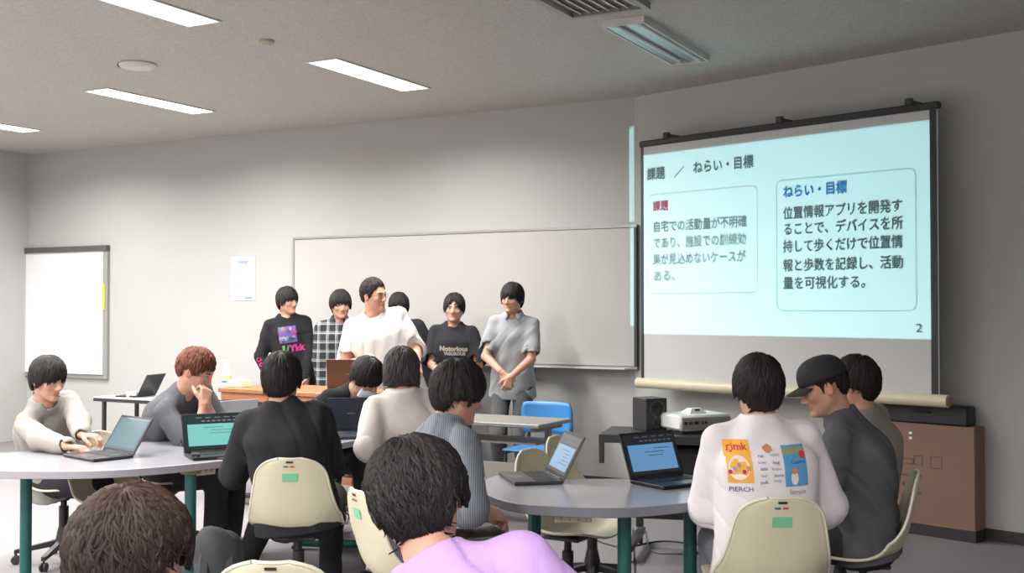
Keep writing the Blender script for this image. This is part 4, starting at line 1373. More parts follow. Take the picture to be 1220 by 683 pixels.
tb = thing('tissue_box', 'cream tissue box on the wooden desk beside the sanitizer', 'box', (q2[0] - .01, q2[1] + .0, zt_), ang)
MB().box((0, 0, .026), (.16, .10, .052), .004).build('carton', mat('carton_cream', (238, 226, 180), .7), tb)
MB().hull([(-.04, 0, .05), (.04, 0, .05), (-.03, .02, .075), (.02, -.01, .085), (.03, .015, .07)]).build('tissue', PAPER, tb)

# far desk at the left
fa, fb = onZ(122, 473, .72), onZ(215, 478, .72)
fl = 1.2
fd = thing('folding_table', 'white-topped folding table with a black frame against the far left wall', 'table', (fa[0] + .9 * .58, fa[1] - .1 + .1, 0), ang)
MB().box((0, 0, .708), (fl, .45, .012), .003).build('tabletop', mat('desk_white', (206, 204, 202), .4), fd)
f = MB()
for q in (-1, 1): f.box((0, q * .215, .69), (fl, .02, .03)); f.box((q * (fl / 2 - .01), 0, .69), (.02, .41, .03))
f.build('frame', BLACKP, fd)
for q in (-1, 1):
    for e in (-1, 1):
        MB().box((q * .5, e * .19, .34), (.028, .028, .68)).build('leg', BLACKP, fd)
    MB().tube([(q * .5, .19, .30), (q * .22, .19, .675)], .01, 6).build('brace', BLACKP, fd)
    MB().box((q * .5, 0, .25), (.02, .36, .02)).build('crossbar', BLACKP, fd)
MB().box((0, .19, .32), (.98, .02, .03)).build('stretcher', BLACKP, fd)

# AV cart, speaker, projector
cz = .745
cp = pix(800, 520, 6.98)
ct = thing('av_cart', 'black open-frame equipment cart carrying the speaker and projector', 'cart', (cp[0], cp[1], 0), rad(-14))
CW, CD = .82, .50
MB().box((0, 0, cz - .012), (CW, CD, .022), .003).build('top_shelf', BLACKP, ct)
f = MB()
for q in (-1, 1): f.box((0, q * (CD / 2 - .012), cz - .035), (CW, .024, .03)); f.box((q * (CW / 2 - .012), 0, cz - .035), (.024, CD - .05, .03))
f.build('shelf_frame', BLACKP, ct)
MB().box((-CW / 2 + .015, -CD / 2 + .02, cz - .10), (.03, .03, .15), .003).build('hook_arm', BLACKP, ct)
for q in (-1, 1):
    MB().box((q * .22, .18, .42), (.045, .045, .60), .004).build('leg', BLACKP, ct)
    MB().box((q * .22, -.04, .085), (.05, .62, .04), .004).build('foot', DARKM, ct)
    for e in (-1, 1):
        MB().lathe([(.002, -.012), (.026, -.012), (.03, -.005), (.03, .005), (.026, .012), (.002, .012)], n=16, M=Matrix.Translation((q * .22, -.04 + e * .26, .0305)) @ Matrix.Rotation(rad(90), 4, 'Y')).build('caster', BLACKP, ct, True)
MB().box((0, .18, .20), (.44, .04, .05), .004).build('crossbar', DARKM, ct)
MB().box((0, .02, .40), (.60, .40, .018), .003).build('lower_shelf', BLACKP, ct)
sp_ = pix(774, 506, 7.10)
sk = thing('speaker', 'black two-way desktop speaker on the cart left of the projector', 'speaker', (sp_[0], sp_[1], cz), rad(24))
MB().box((0, 0, .1), (.15, .17, .2), .004).build('cabinet', BLACKP, sk)
SPK = mat('speaker_cone', (24, 24, 26), .35); RING = mat('speaker_ring', (92, 92, 94), .35, metal=.4)
Mf = lambda z: Matrix.Translation((0, -.0855, z)) @ Matrix.Rotation(rad(90), 4, 'X')
for z, r_ in ((.135, .046), (.052, .028)):
    o = MB().lathe([(r_ + .008, 0), (r_ + .008, .003), (r_, .005), (r_, .001)], n=24, M=Mf(z)).build('driver_ring', RING, sk, True)
    MB().lathe([(r_ - .002, .004), (r_ * .4, .0015), (r_ * .38, .006), (.001, .010)], n=24, M=Mf(z)).build('cone', SPK, o, True)
MB().lathe([(.011, 0), (.011, .006), (.001, .007)], n=12, M=Matrix.Translation((.052, -.0855, .02)) @ Matrix.Rotation(rad(90), 4, 'X')).build('knob', RING, sk, True)
pz_ = cz
pj_c = np.array([PROJ[0] - .0, PROJ[1] + .03, pz_])
pj = thing('projector', 'white tabletop projector with a raised lens window, cyan-lit, on the cart', 'projector', tuple(pj_c), rad(22))
PW = mat('projector_white', (226, 228, 226), .4)
MB().box((.0, 0, .066), (.36, .28, .092), .012).build('housing', PW, pj, True)
MB().box((0, -.137, .064), (.34, .012, .07), .004).build('port_panel', mat('port_grey', (150, 146, 140), .4), pj)
for x, w_, m_ in ((-.145, .02, BLACKP), (-.11, .03, mat('port_blue', (70, 80, 120), .4)), (-.07, .03, BLACKP), (-.03, .016, mat('port_brown', (120, 80, 50), .4)), (-.005, .016, BLACKP)):
    MB().box((x, -.1445, .066), (w_, .004, .018), .001).build('port', m_, pj)
MB().box((.1, -.1445, .064), (.11, .004, .05), .002).build('grille', mat('grille_silver', (170, 172, 172), .3, metal=.5), pj)
MB().hull([(-.06, -.05, .112), (.06, -.05, .112), (-.06, .07, .112), (.06, .07, .112), (-.035, -.03, .142), (.035, -.03, .142), (-.035, .02, .142), (.035, .02, .142)]).build('lens_hood', PW, pj)
MB().box((0, -.030, .130), (.035, .02, .018), .002).build('window', BLACKP, pj)
for x in (-.15, .15):
    for y in (-.11, .11): MB().lathe([(.012, 0), (.012, .02)], c=(x, y, 0), n=10).build('foot', BLACKP, pj, True)
bg = pix(822, 545, 6.93)
eb = thing('equipment_bag', 'black rounded equipment case on the lower shelf of the cart', 'bag', (bg[0] - .02, bg[1], .41), rad(-14))
MB().box((0, 0, .14), (.26, .30, .27), .05).build('case', mat('bag_black', (32, 32, 34), .7), eb, True)
MB().tube([(-.07, 0, .27), (-.06, 0, .30), (.06, 0, .30), (.07, 0, .27)], .01, 8).build('handle', BLACKP, eb, True)
MB().tube([(-.09, -.16, .20), (-.10, -.17, .24), (-.075, -.17, .26), (-.07, -.16, .22)], .008, 6).build('strap_clip', PW, eb, True)

# cables
CAB = mat('cable', (58, 56, 58), .6)
def cable(pts, label, r=.005, m=CAB):
    P = [np.array(p, float) for p in pts]; out = []
    for i in range(len(P) - 1):
        a, b, c_, d = P[max(i - 1, 0)], P[i], P[i + 1], P[min(i + 2, len(P) - 1)]
        for j in range(6):
            t_ = j / 6; out.append(tuple(.5 * ((2 * b) + (-a + c_) * t_ + (2 * a - 5 * b + 4 * c_ - d) * t_ * t_ + (-a + 3 * b - 3 * c_ + d) * t_ ** 3)))
    out.append(tuple(P[-1]))
    o = MB().tube(out, r, 6).build('cable', m, None, True)
    return set_tags(o, label, 'cable')
fz = .0055
cable([onZ(700, 640, fz), onZ(740, 652, fz), onZ(790, 645, fz), onZ(850, 650, fz), onZ(880, 642, fz)], 'dark cable running across the floor under the right table')
cable([onZ(768, 632, fz), onZ(775, 655, fz), onZ(800, 660, fz), onZ(850, 658, fz)], 'grey cable looping on the floor below the cart', .006, mat('cable_grey', (120, 118, 120), .6))
cable([onZ(754, 630, fz), onZ(756, 680, fz), onZ(760, 720, fz)], 'thin black cable trailing towards the viewer beside the green leg', .004)
cable([onZ(345, 590, fz), onZ(370, 606, fz), onZ(385, 600, fz), onZ(400, 604, fz), onZ(420, 598, fz)], 'thin cable on the floor under the wooden desk', .004)

# carton leaning on the right wall
CARD = mat('cardboard', (134, 108, 94), .85, noise=.04, nscale=5)
a = onR(1046, 600, .10); b = onR(1168, 600, .10)
w = np.linalg.norm((b - a)[:2])
bx = thing('cardboard_box', 'large flat brown cardboard box standing against the right wall', 'box', (a[0], a[1], 0), math.atan2(b[1] - a[1], b[0] - a[0]))
ztc = hit(1085, 503, a, NR)[2]
MB().box((w / 2, 0, .035), (w, .14, .07)).build('foot_strip', mat('foot_strip_dark', (52, 50, 52), .7), bx)  # dark strip along the foot of the carton
MB().box((w / 2, 0, .07 + (ztc - .07) / 2), (w, .15, ztc - .07), .006).build('carton', CARD, bx)
CINK = mat('carton_ink', (104, 78, 66), .9)
def mark(x0, y0, x1, y1, th=None):
    p = hit(x0, y0, a + NR * .076, NR); q = hit(x1, y1, a + NR * .076, NR)
    xs = [(p[0] - a[0]) * DR[0] + (p[1] - a[1]) * DR[1], (q[0] - a[0]) * DR[0] + (q[1] - a[1]) * DR[1]]
    zs = [p[2], q[2]]
    m_ = MB()
    if th is None: m_.box(((xs[0] + xs[1]) / 2, -.0762, (zs[0] + zs[1]) / 2), (abs(xs[1] - xs[0]), .001, abs(zs[1] - zs[0])))
    else:
        for zz in zs: m_.box(((xs[0] + xs[1]) / 2, -.0762, zz), (abs(xs[1] - xs[0]), .001, th))
        for xx in xs: m_.box((xx, -.0762, (zs[0] + zs[1]) / 2), (th, .001, abs(zs[1] - zs[0])))
    return m_
mark(1067, 545, 1088, 553, .004).build('printed_frame', CINK, bx); mark(1089, 543, 1099, 554, .004).build('printed_frame', CINK, bx)
mark(1109, 544, 1122, 559, .004).build('printed_frame', CINK, bx); mark(1081, 585, 1098, 590).build('printed_bar', CINK, bx)
mark(1066, 565, 1098, 567).build('printed_line', CINK, bx); mark(1075, 574, 1082, 579).build('printed_mark', CINK, bx)
eq = thing('shade_block', 'flat black block added in place of shade on top of the brown cardboard box', 'case', (a[0] + DR[0] * w / 2, a[1] + DR[1] * w / 2, ztc + .0005), math.atan2(b[1] - a[1], b[0] - a[0]))  # black block added as a stand-in for the shade below the screen
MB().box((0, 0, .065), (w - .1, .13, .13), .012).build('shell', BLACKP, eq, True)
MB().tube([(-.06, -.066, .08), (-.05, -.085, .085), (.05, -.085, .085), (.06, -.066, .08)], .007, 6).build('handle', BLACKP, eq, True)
for y in (516, 522):
    mark(1083, y - 1.6, 1086.5, y + 1.6).build('white_dot', PAPER, bx)

# ------------------------------------------------------------------ laptops
KEYM = mat('keys_dark', (30, 31, 34), .5)
def laptop(label, c, user, ang_open, col, z=.7205, w=.325, d=.225, scr_col=None, scr_e=1.0, scr_rows=0, logo=False, scr_bg=(52, 60, 66), inset=(.0, .30)):
    """user = yaw of the direction from the hinge to the user's side"""
    t = thing('laptop', label, 'laptop', (c[0], c[1], z), -rad(user) )
    body = mat('laptop_%d_%d_%d' % col, col, .38, metal=.3)
    # local: +Y towards user? here +Y = user side
    MB().box((0, 0, .009), (w, d, .015), .003).build('base', body, t)
    k = MB()
    for r_ in range(5):
        for q in range(14):
            k.box((-w * .43 + (q + .5) * w * .86 / 14, -d * .36 + r_ * d * .088, .0175), (w * .86 / 14 * .84, d * .075, .002))
    o = k.build('keyboard', KEYM, t, kind='stuff')
    MB().box((0, d * .30, .0168), (w * .32, d * .26, .0008)).build('touchpad', mat('pad_%d' % col[0], tuple(min(255, v + 14) for v in col), .3), t)
    H_ = Matrix.Translation((0, -d / 2 + .004, .016)) @ Matrix.Rotation(rad(ang_open - 90), 4, 'X')
    lid = MB().box((0, -.004, d * .48), (w, .007, d * .96), .003, M=H_).build('lid', body, t)
    MB().tube([(-w * .38, -d / 2 + .004, .015), (w * .38, -d / 2 + .004, .015)], .006, 8).build('hinge', DARKM, t, True)
    MB().box((0, .0004, d * .48), (w - .008, .0012, d * .93), M=H_).build('bezel', mat('bezel', (34, 35, 38), .4), lid)
    if scr_col:
        x0, x1, z0, z1 = -w * .46, w * .46, d * .09, d * .90
        MB().box((0, .0014, (z0 + z1) / 2), (x1 - x0, .0008, z1 - z0), M=H_).build('display', mat('disp_bg_%d_%d_%d' % scr_bg, (14, 14, 16), .3, emit=scr_bg, emit_s=.9 * scr_e), lid)
        zz1 = z1 - (z1 - z0) * inset[1]
        MB().box((0, .0022, (z0 + .014 + zz1) / 2), ((x1 - x0) * .90, .0008, zz1 - z0 - .014), M=H_).build('window', mat('disp_%d_%d_%d' % scr_col, (14, 14, 16), .3, emit=scr_col, emit_s=scr_e), lid)
        l_ = MB(); rg = random.Random(int(scr_col[0]))
        for i in range(scr_rows):
            zz = zz1 - .02 - i * .016
            if zz < z0 + .03: break
            l_.box((-.05 + rg.uniform(-.02, .05), .0028, zz), (rg.uniform(.05, .14), .0005, .0035), M=H_)
        if scr_rows: l_.build('document_lines', mat('disp_ink', (90, 120, 130), .5), lid, kind='stuff')
        l_ = MB()
        for i in range(7): l_.box((x0 + .03 + i * .028, .0024, zz1 + (z1 - zz1) * .35), (.018, .0005, .006), M=H_)
        for i in range(5): l_.box((x0 + .02 + i * .05, .0024, zz1 + (z1 - zz1) * .75), (.03, .0005, .004), M=H_)
        l_.build('toolbar_icons', mat('disp_icon', (120, 134, 140), .5), lid, kind='stuff')
    if logo:
        MB().box((0, -.0080, d * .48), (.05, .001, .008), M=H_).build('badge', mat('badge_grey', (110, 112, 118), .4, metal=.3), lid)
    return t
lp = onZ(632, 568, .735)
laptop('dark grey open laptop with a pale blue screen, left side of the right table', lp, 257, 118, (74, 74, 78), scr_col=(150, 186, 216), scr_e=.85, scr_rows=5, scr_bg=(96, 98, 100))
lp = onZ(800, 572, .735)
laptop('black open laptop with a blue screen window, right side of the right table', (lp[0] + .01, lp[1] - .02), 146, 112, (34, 34, 38), scr_col=(100, 146, 190), scr_e=.85, scr_rows=3, scr_bg=(36, 38, 44), inset=(0, .26))
lp = onZ(262, 541, .735)
laptop('black open laptop with a bright teal screen window, before the man in black shirt', (lp[0], lp[1] + .0), 152, 114, (30, 33, 36), scr_col=(124, 198, 192), scr_e=.95, scr_rows=3, scr_bg=(34, 52, 56), inset=(0, .26))
lp = onZ(117, 542, .735)
laptop('dark open laptop with a grey-blue screen at the far left, hands on its keys', lp, 222, 122, (52, 50, 54), scr_col=(120, 154, 164), scr_e=.8, scr_rows=0, scr_bg=(112, 140, 150), inset=(0, .04))
lp = onZ(417, 517, .735)
laptop('navy laptop with pale screen turned right, beside the cream cardigan', (lp[0] - .02, lp[1] - .02), 72, 105, (40, 48, 72), scr_col=(104, 126, 130), scr_e=.7, scr_bg=(96, 116, 122), inset=(0, .05))
lp = onZ(415, 510, .735)
laptop('dark navy laptop showing its back, in front of the man in the face mask', (lp[0] + .01, lp[1] + .03), -10, 96, (50, 54, 66), logo=True, w=.30, d=.21)
lp = onZ(271, 516, .735)
laptop('silver laptop showing its back, in front of the auburn-haired man', (lp[0] - .02, lp[1] + .0), -42, 98, (200, 200, 204), logo=True, w=.31, d=.22)
dq = pix(424, 460, ctr_[1] + .22)
laptop('brown laptop showing its back on the wooden teacher desk', (dq[0] - .03, dq[1]), 0, 104, (92, 68, 58), z=.8855, logo=True, w=.34, d=.235)
fq = pix(158, 472, fa[1] + .0)
laptop('black open laptop on the folding table at the far left wall', (fq[0] - .02, fq[1] + .15), 285, 118, (40, 40, 44), z=.7145, w=.30, d=.22)
for i, x in enumerate((154, 160)):
    q = pix(x, 468, fa[1] + .02)
    o = MB().lathe([(.02, 0), (.024, .004), (.026, .05), (.024, .052), (.022, .01), (.001, .008)], n=14).build('paper_cup', PAPER, None, True)
    o.location = (q[0], q[1], .7145); set_tags(o, ('left' if i == 0 else 'right') + ' one of two small white cups on the folding table', 'cup', 'white cups on the folding table')
q = onZ(233, 548, .72)
t = thing('power_adapter', 'small black cube adapter beside the teal-screened laptop', 'adapter', (q[0], q[1], .7205), .3)
MB().box((0, 0, .017), (.045, .045, .034), .005).build('case', BLACKP, t); MB().box((0, -.0232, .018), (.014, .002, .006)).build('port', mat('port_metal', (140, 140, 140), .3, metal=.6), t)
q = onZ(253, 547, .72)
t = thing('smartphone', 'brown-cased phone lying on the table in front of the teal-screened laptop', 'phone', (q[0] + .01, q[1] + .0, .7205), .1)
MB().box((0, 0, .005), (.145, .07, .009), .003).build('case', mat('phone_brown', (96, 52, 44), .5), t); MB().box((0, 0, .0098), (.135, .062, .0006)).build('display', BLACKP, t)
q = onZ(437, 512, .72)
o = MB().box((0, 0, .002), (.16, .09, .003)).build('blue_folder', mat('folder_blue', (60, 100, 190), .5), None); o.location = (q[0] - .06, q[1] + .02, .7205); o.rotation_euler = (0, 0, .5)
set_tags(o, 'thin blue folder on the table behind the navy laptops', 'folder')

# ------------------------------------------------------------------ people
BLK = (48, 48, 51)
PH = pix
sp3 = lambda p, dz: np.array([p[0], p[1], dz])
# 1 black long-sleeved shirt with coloured print
H = PH(343, 359, 10.4)
i1 = figure('person in a black long-sleeved shirt with purple and pink print, leftmost of those standing', H, (PH(348, 400, 10.35)[0], 10.42, .90), (128, 2, 0), (168, 0), res=.007,
    shirt=dict(sleeve='long', col=(40, 39, 42), loose=1.2, hem=-.16, amp=.005), trouser=(44, 44, 48), hair=('black', 'bowl'), seated=False, seed=11, hunch=.0,
    Rr=(PH(322, 455, 10.3) , (-1, .2, 0)), L=(PH(366, 455, 10.3), (1, .2, 0)))
# 2 plaid
PLAID = stripe_mat('plaid', (38, 39, 42), (176, 180, 184), [(0, .080, .30, .28), (2, .080, .30, .28), (0, .080, .08, .45), (2, .080, .08, .45)])
H = PH(406, 364, 9.95)
i2 = figure('person in a black and white plaid shirt, second from the left of those standing', H, (PH(402, 400, 10)[0], 10.02, .87), (160, 4, 0), (176, 0), s=.98, res=.007,
    shirt=dict(sleeve='long', mat=PLAID, loose=1.3, hem=-.16, collar=True, gap=30, amp=.004), trouser=(40, 40, 44), hair=('black', 'mop'), seated=False, seed=12, hunch=0,
    Rr=(PH(385, 462, 9.9), (-1, .2, 0)), L=(PH(425, 462, 9.9), (1, .2, 0)))
# 3 white T-shirt at the desk
H = PH(446, 352, 9.0)
i3 = figure('stocky man in a white T-shirt and glasses standing at the brown laptop, looking right', H, (PH(466, 400, 9.1)[0], 9.12, .93), (122, 2, 6), (172, -3), s=1.06, g=1.27, res=.0065,
    shirt=dict(sleeve='short', col=(232, 230, 226), loose=1.5, hem=-.14, cuff=1.02, amp=.005), trouser=(60, 60, 66), hair=('black', 'short'), seated=False, seed=13, hunch=0, glasses=True, neck=.8,
    Rr=(PH(428, 430, 8.80), (-.5, .5, -1)), L=(PH(498, 436, 8.85), (.5, .5, -1)), hands=(.5, .5))
# 4 hidden behind
H = PH(475, 366, 9.95)
i4 = figure('black-haired person almost hidden behind the standing man in the white T-shirt', H, (PH(478, 400, 10)[0] + .1, 10.0, .86), (176, 2, 0), (176, 0), s=.97, res=.008,
    shirt=dict(sleeve='short', col=BLK, loose=1.2), hair=('black', 'bowl'), seated=False, seed=14, hunch=0)
# 5 black T-shirt
H = PH(541, 368, 9.7)
i5 = figure('slim person in a loose black T-shirt with a pale chest print, hair parted', H, (PH(539, 400, 9.7)[0], 9.75, .86), (183, 0, -2), (181, 0), s=.98, res=.0065,
    shirt=dict(sleeve='short', col=BLK, loose=1.9, hem=-.16, cuff=.98, amp=.006), trouser=(40, 41, 46), hair=('black', 'curtain'), seated=False, seed=15, hunch=0,
    Rr=(PH(532, 452, 9.48), (-.7, .4, -.6)), L=(PH(551, 452, 9.48), (.7, .4, -.6)))
# 6 grey polo
H = PH(610, 356, 9.3)
W6r, W6l = PH(607, 455, 9.08), PH(600, 450, 9.16)
i6 = figure('person in a light grey polo shirt, hands clasped, rightmost of those standing', H, (PH(611, 400, 9.4)[0], 9.42, .90), (207, 3, 0), (192, 0), res=.0055,
    shirt=dict(sleeve='short', col=(158, 161, 163), loose=1.25, hem=-.13, cuff=.82, collar=True, gap=26, amp=.0045), trouser=(92, 92, 95), hair=('black', 'bowl'), seated=False, seed=16, hunch=0,
    Rr=(PH(598, 444, 9.14), (-.8, .5, -.4)), L=(PH(609, 449, 9.10), (.8, .4, -.4)), hands=(.55, .35),
    handdir={1: ((.35, -.25, -.95), (.5, .8, 0)), -1: ((-.35, -.1, -.95), (-.2, 1, 0))})
# 7 auburn
H = PH(234, 443, 6.62)
i7 = figure('auburn-haired man in a dark grey T-shirt, hands at his mouth, at the left table', H, (PH(196, 500, 7.0)[0], 7.0, .50), (96, 24, 0), (105, 0), res=.0055,
    shirt=dict(sleeve='short', col=(92, 93, 97), loose=1.7, cuff=.95, amp=.006), trouser=(60, 60, 64), hair=('auburn', 'crop'), seed=21, hunch=.05,
    Rr=(PH(243, 482, 6.50), (-.1, -.1, -1)), L=(PH(247, 484, 6.62), (.3, .4, -1)), hands=(.8, .8), handdir={1: ((.1, .35, 1), (-.6, .7, .1)), -1: ((.05, -.3, 1), (-.6, -.7, .1))})
# 8 black shirt from behind
H = PH(336, 453, 5.50)
i8 = figure('man in a plain black shirt seated with his back to us at the left table', H, (-1.035, 5.52, .51), (2, 6, 0), (1, 0), s=1.02, g=1.08, res=.010,
    shirt=dict(sleeve='short', col=(46, 46, 48), loose=1.5, cuff=1.35, amp=.008, hem=-.12), trouser=(40, 40, 42), hair=('black', 'bowl'), seed=22, face=False, hunch=.03,
    L=(PH(296, 545, 5.85), (-.4, 0, -1)), Rr=(PH(376, 545, 5.85), (.4, 0, -1)), ankL=(-1.45, 6.12, .085), ankR=(-.95, 5.95, .085), shoe=(92, 84, 80))
# 9 masked
H = PH(437, 451, 7.3)
i9 = figure('man in a black T-shirt and white face mask bent over behind the navy laptops', H, (PH(385, 500, 7.62)[0], 7.66, .50), (118, 42, 8), (150, -4), res=.007,
    shirt=dict(sleeve='short', col=(38, 38, 41), loose=1.2), hair=('black', 'mop'), seed=23, hunch=.05, mask=True,
    Rr=(PH(398, 505, 7.42), (-1, 0, -.4)), L=(PH(436, 503, 7.35), (1, 0, -.4)))
# 10 cream cardigan
H = PH(478, 443, 5.98)
i10 = figure('person with dark grey ear-length hair in a cream cardigan, back to us', H, (PH(487, 500, 6.12)[0], 6.14, .51), (-12, 12, 0), (-18, 0), s=.95, res=.010,
    shirt=dict(sleeve='long', col=(216, 209, 202), loose=1.6, hem=-.15, amp=.006), trouser=(44, 44, 48), hair=('grey', 'bob'), seed=24, face=False, hunch=.03,
    L=(PH(456, 552, 5.95), (-.1, -1, -.6)), Rr=(PH(508, 545, 6.2), (.3, -.6, -1)))
# 11 striped shirt
STR = stripe_mat('stripe', (104, 109, 119), (136, 142, 152), [(0, .0085, .42, .9)])
H = PH(547, 470, 4.66)
i11 = figure('man in a blue-grey pinstriped shirt seated at the left end of the right table', H, (PH(492, 600, 4.48)[0], 4.48, .51), (62, 14, 4), (58, 0), s=1.02, g=1.05, res=.008,
    shirt=dict(sleeve='short', mat=STR, loose=1.5, cuff=1.2, collar=True, amp=.006, hem=-.14), trouser=(104, 102, 100), hair=('black', 'mop'), seed=25, hunch=.05,
    Rr=(PH(588, 612, 4.52), (.2, -.5, -1)), L=(PH(574, 616, 4.74), (0, .4, -1)), ankR=(.0, 4.62, .085), ankL=(-.05, 4.85, .085))
# 12 purple foreground
H = PH(499, 597, 2.34)
i12 = figure('black-haired person in a lilac T-shirt with back to us, at the bottom centre', H, (.10, 2.12, .50), (6, 20, -14), (8, -15), s=1.0, g=1.02, neck=3.4, res=.008,
    shirt=dict(sleeve='short', col=(184, 150, 206), loose=1.4, cuff=.9, amp=.006, res=.007), trouser=(70, 70, 76), hair=('soft', 'messy'), seed=26, face=False, hunch=.06, hair_kw=dict(r=(.098, .108, .120, .100), locks=1500, wid=.003, line=[(0, .02), (30, .012), (55, .0), (75, -.035), (88, -.0), (108, -.01), (125, -.07), (150, -.10), (180, -.112)], over=.05, tip=.4))
# 13 brown foreground
H = PH(157, 672, 1.92)
i13 = figure('person with tousled dark brown hair, back of the head only, at bottom left', H, (-.66, 1.76, .50), (8, 10, 0), (6, 0), res=.009,
    shirt=dict(sleeve='short', col=(70, 72, 80), loose=1.3), trouser=(60, 60, 66), hair=('brown', 'messy'), seed=27, face=False, hunch=.03, hair_kw=dict(tiptint=(1.9, 1.45, 1.3), r=(.094, .108, .118, .100), locks=1500, wid=.003, line=[(0, .02), (30, .012), (55, .0), (72, .02), (88, .028), (106, .022), (122, -.05), (150, -.09), (180, -.105)]))
# 14 white printed T-shirt
H = PH(903, 465, 4.50)
i14 = figure('person in a white T-shirt with colourful prints on the back, seated at the right', H, (PH(914, 600, 4.46)[0], 4.46, .51), (-4, 4, 0), (-2, 0), s=1.02, g=1.10, res=.010,
    shirt=dict(sleeve='short', col=(232, 226, 230), loose=1.7, cuff=1.28, amp=.005, hem=-.14, res=.008), trouser=(150, 152, 160), hair=('black', 'mop'), seed=28, face=False, hunch=.03,
    L=(PH(862, 600, 4.80), (-.35, -.2, -1)), Rr=(PH(965, 640, 4.72), (.6, -.3, -1)))
# 15 black cap
H = PH(980, 461, 4.95)
i15 = figure('man in a black baseball cap and charcoal T-shirt in profile, looking down to the left', H, (1.53, 4.95, .51), (-84, 22, 0), (-72, 0), s=1.02, g=1.06, res=.0065,
    shirt=dict(sleeve='short', col=(92, 93, 98), loose=1.7, cuff=1.0, amp=.009, hem=-.16), trouser=(60, 60, 66), hair=('black', 'short'), seed=29, hunch=.05, cap=True,
    L=(PH(905, 585, 4.88), (.1, -.1, -1)), Rr=(PH(945, 575, 5.2), (0, .3, -1)), hair_kw=dict(r=(.078, .090, .104, .088), line=[(0, .078), (50, .05), (66, -.0), (78, -.03), (90, .01), (112, .01), (126, -.05), (180, -.068)]))
# 16 behind the cap
H = PH(1019, 458, 5.52)
i16 = figure('dark-haired person in a grey-beige top, mostly hidden behind the man in the cap', H, (PH(1005, 500, 5.6)[0] + .1, 5.64, .51), (-48, 8, 0), (-45, 0), res=.009,
    shirt=dict(sleeve='short', col=(150, 145, 140), loose=1.7, cuff=1.1), trouser=(60, 60, 66), hair=('black', 'mop'), seed=30, hunch=.04)
# 17 typing at the far left
H = PH(58, 452, 6.50)
i17 = figure('person in a grey-beige jacket at the far left edge, typing on a laptop', H, (-2.68, 6.74, .51), (118, 14, 0), (116, 0), res=.007,
    shirt=dict(sleeve='long', col=(156, 152, 146), loose=1.6, amp=.006), trouser=(54, 54, 60), hair=('black', 'bowl'), seed=31, hunch=.04,
    Rr=(PH(92, 538, 5.98), (-.4, -1, -.6)), L=(PH(100, 527, 6.15), (.5, .6, -.8)), hands=(.45, .45), handdir={1: ((1, -.05, -.12), (0, 0, -1)), -1: ((1, -.15, -.12), (0, 0, -1))})

# cap of person 15
def add_cap(i):
    H, R, s, rl = i['H'], i['RH'], i['s'], i['root_loc']
    g_ = lambda x, y, z: tuple(H + R @ (np.array([x, y, z]) * s) - rl)
    CM = mat('cap_black', (34, 35, 40), .8, bump=.3, bscale=500)
    vs, fs = [], []; n, m_ = 36, 12
    for a in range(m_ + 1):
        t = rad(4 + 86 * a / m_)
        for k in range(n):
            p = 2 * math.pi * k / n
            cx, cy = math.sin(p), math.cos(p)
            rx, ry, rz = .087, (.102 if cy > 0 else .110), .098
            vs.append(g_(rx * math.sin(t) ** .8 * cx, -.010 + ry * math.sin(t) ** .8 * cy, .030 + rz * math.cos(t) ** .8))
    for a in range(m_):
        for k in range(n):
            k2 = (k + 1) % n; fs.append((a * n + k, (a + 1) * n + k, (a + 1) * n + k2, a * n + k2))
    fs.append(tuple(range(n)))
    o = MB().add(vs, fs).build('baseball_cap', CM, i['root'], True); o.modifiers.new('t', 'SOLIDIFY').thickness = .003
    vs, fs = [], []
    for a in range(7):
        for k in range(17):
            an = rad(-56 + 112 * k / 16); u = a / 6
            ex = .066 * math.cos(an) ** .7 * u
            vs.append(g_((.087 + .0 * u) * math.sin(an), -.010 + .102 * math.cos(an) + ex, .033 - .012 * u - .022 * (math.sin(an)) ** 2 * (1 + .3 * u)))
    for a in range(6):
        for k in range(16): fs.append((a * 17 + k, a * 17 + k + 1, a * 17 + 18 + k, a * 17 + 17 + k))
    b = MB().add(vs, fs).build('brim', CM, o, True); b.modifiers.new('t', 'SOLIDIFY').thickness = .004
    MB().tube([g_(0, -.012, .126), g_(0, -.012, .132)], .008, 10).build('button', CM, o, True)
add_cap(i15)

# prints on clothes
def chest(i, frac, fwd=1, side=0):
    """point on the torso axis and the outward frame (right as seen, up)"""
    O = i['P'] + i['u'] * (i['Lt'] * frac) + i['r'] * side
    right = -i['r'] * fwd
    return O, right, i['u']
PR = {k: mat('print_' + k, c_, .8, spec=.15) for k, c_ in dict(orange=(236, 176, 76), blue=(92, 158, 206), cream=(232, 222, 214), red=(206, 70, 80), pink=(186, 56, 124), purple=(112, 84, 150), green=(90, 150, 80), grey=(150, 146, 150), navy=(70, 80, 130), white=(236, 230, 228), tan=(204, 140, 96), olive=(150, 160, 120), beige=(170, 160, 148), lilac=(150, 150, 210)).items()}
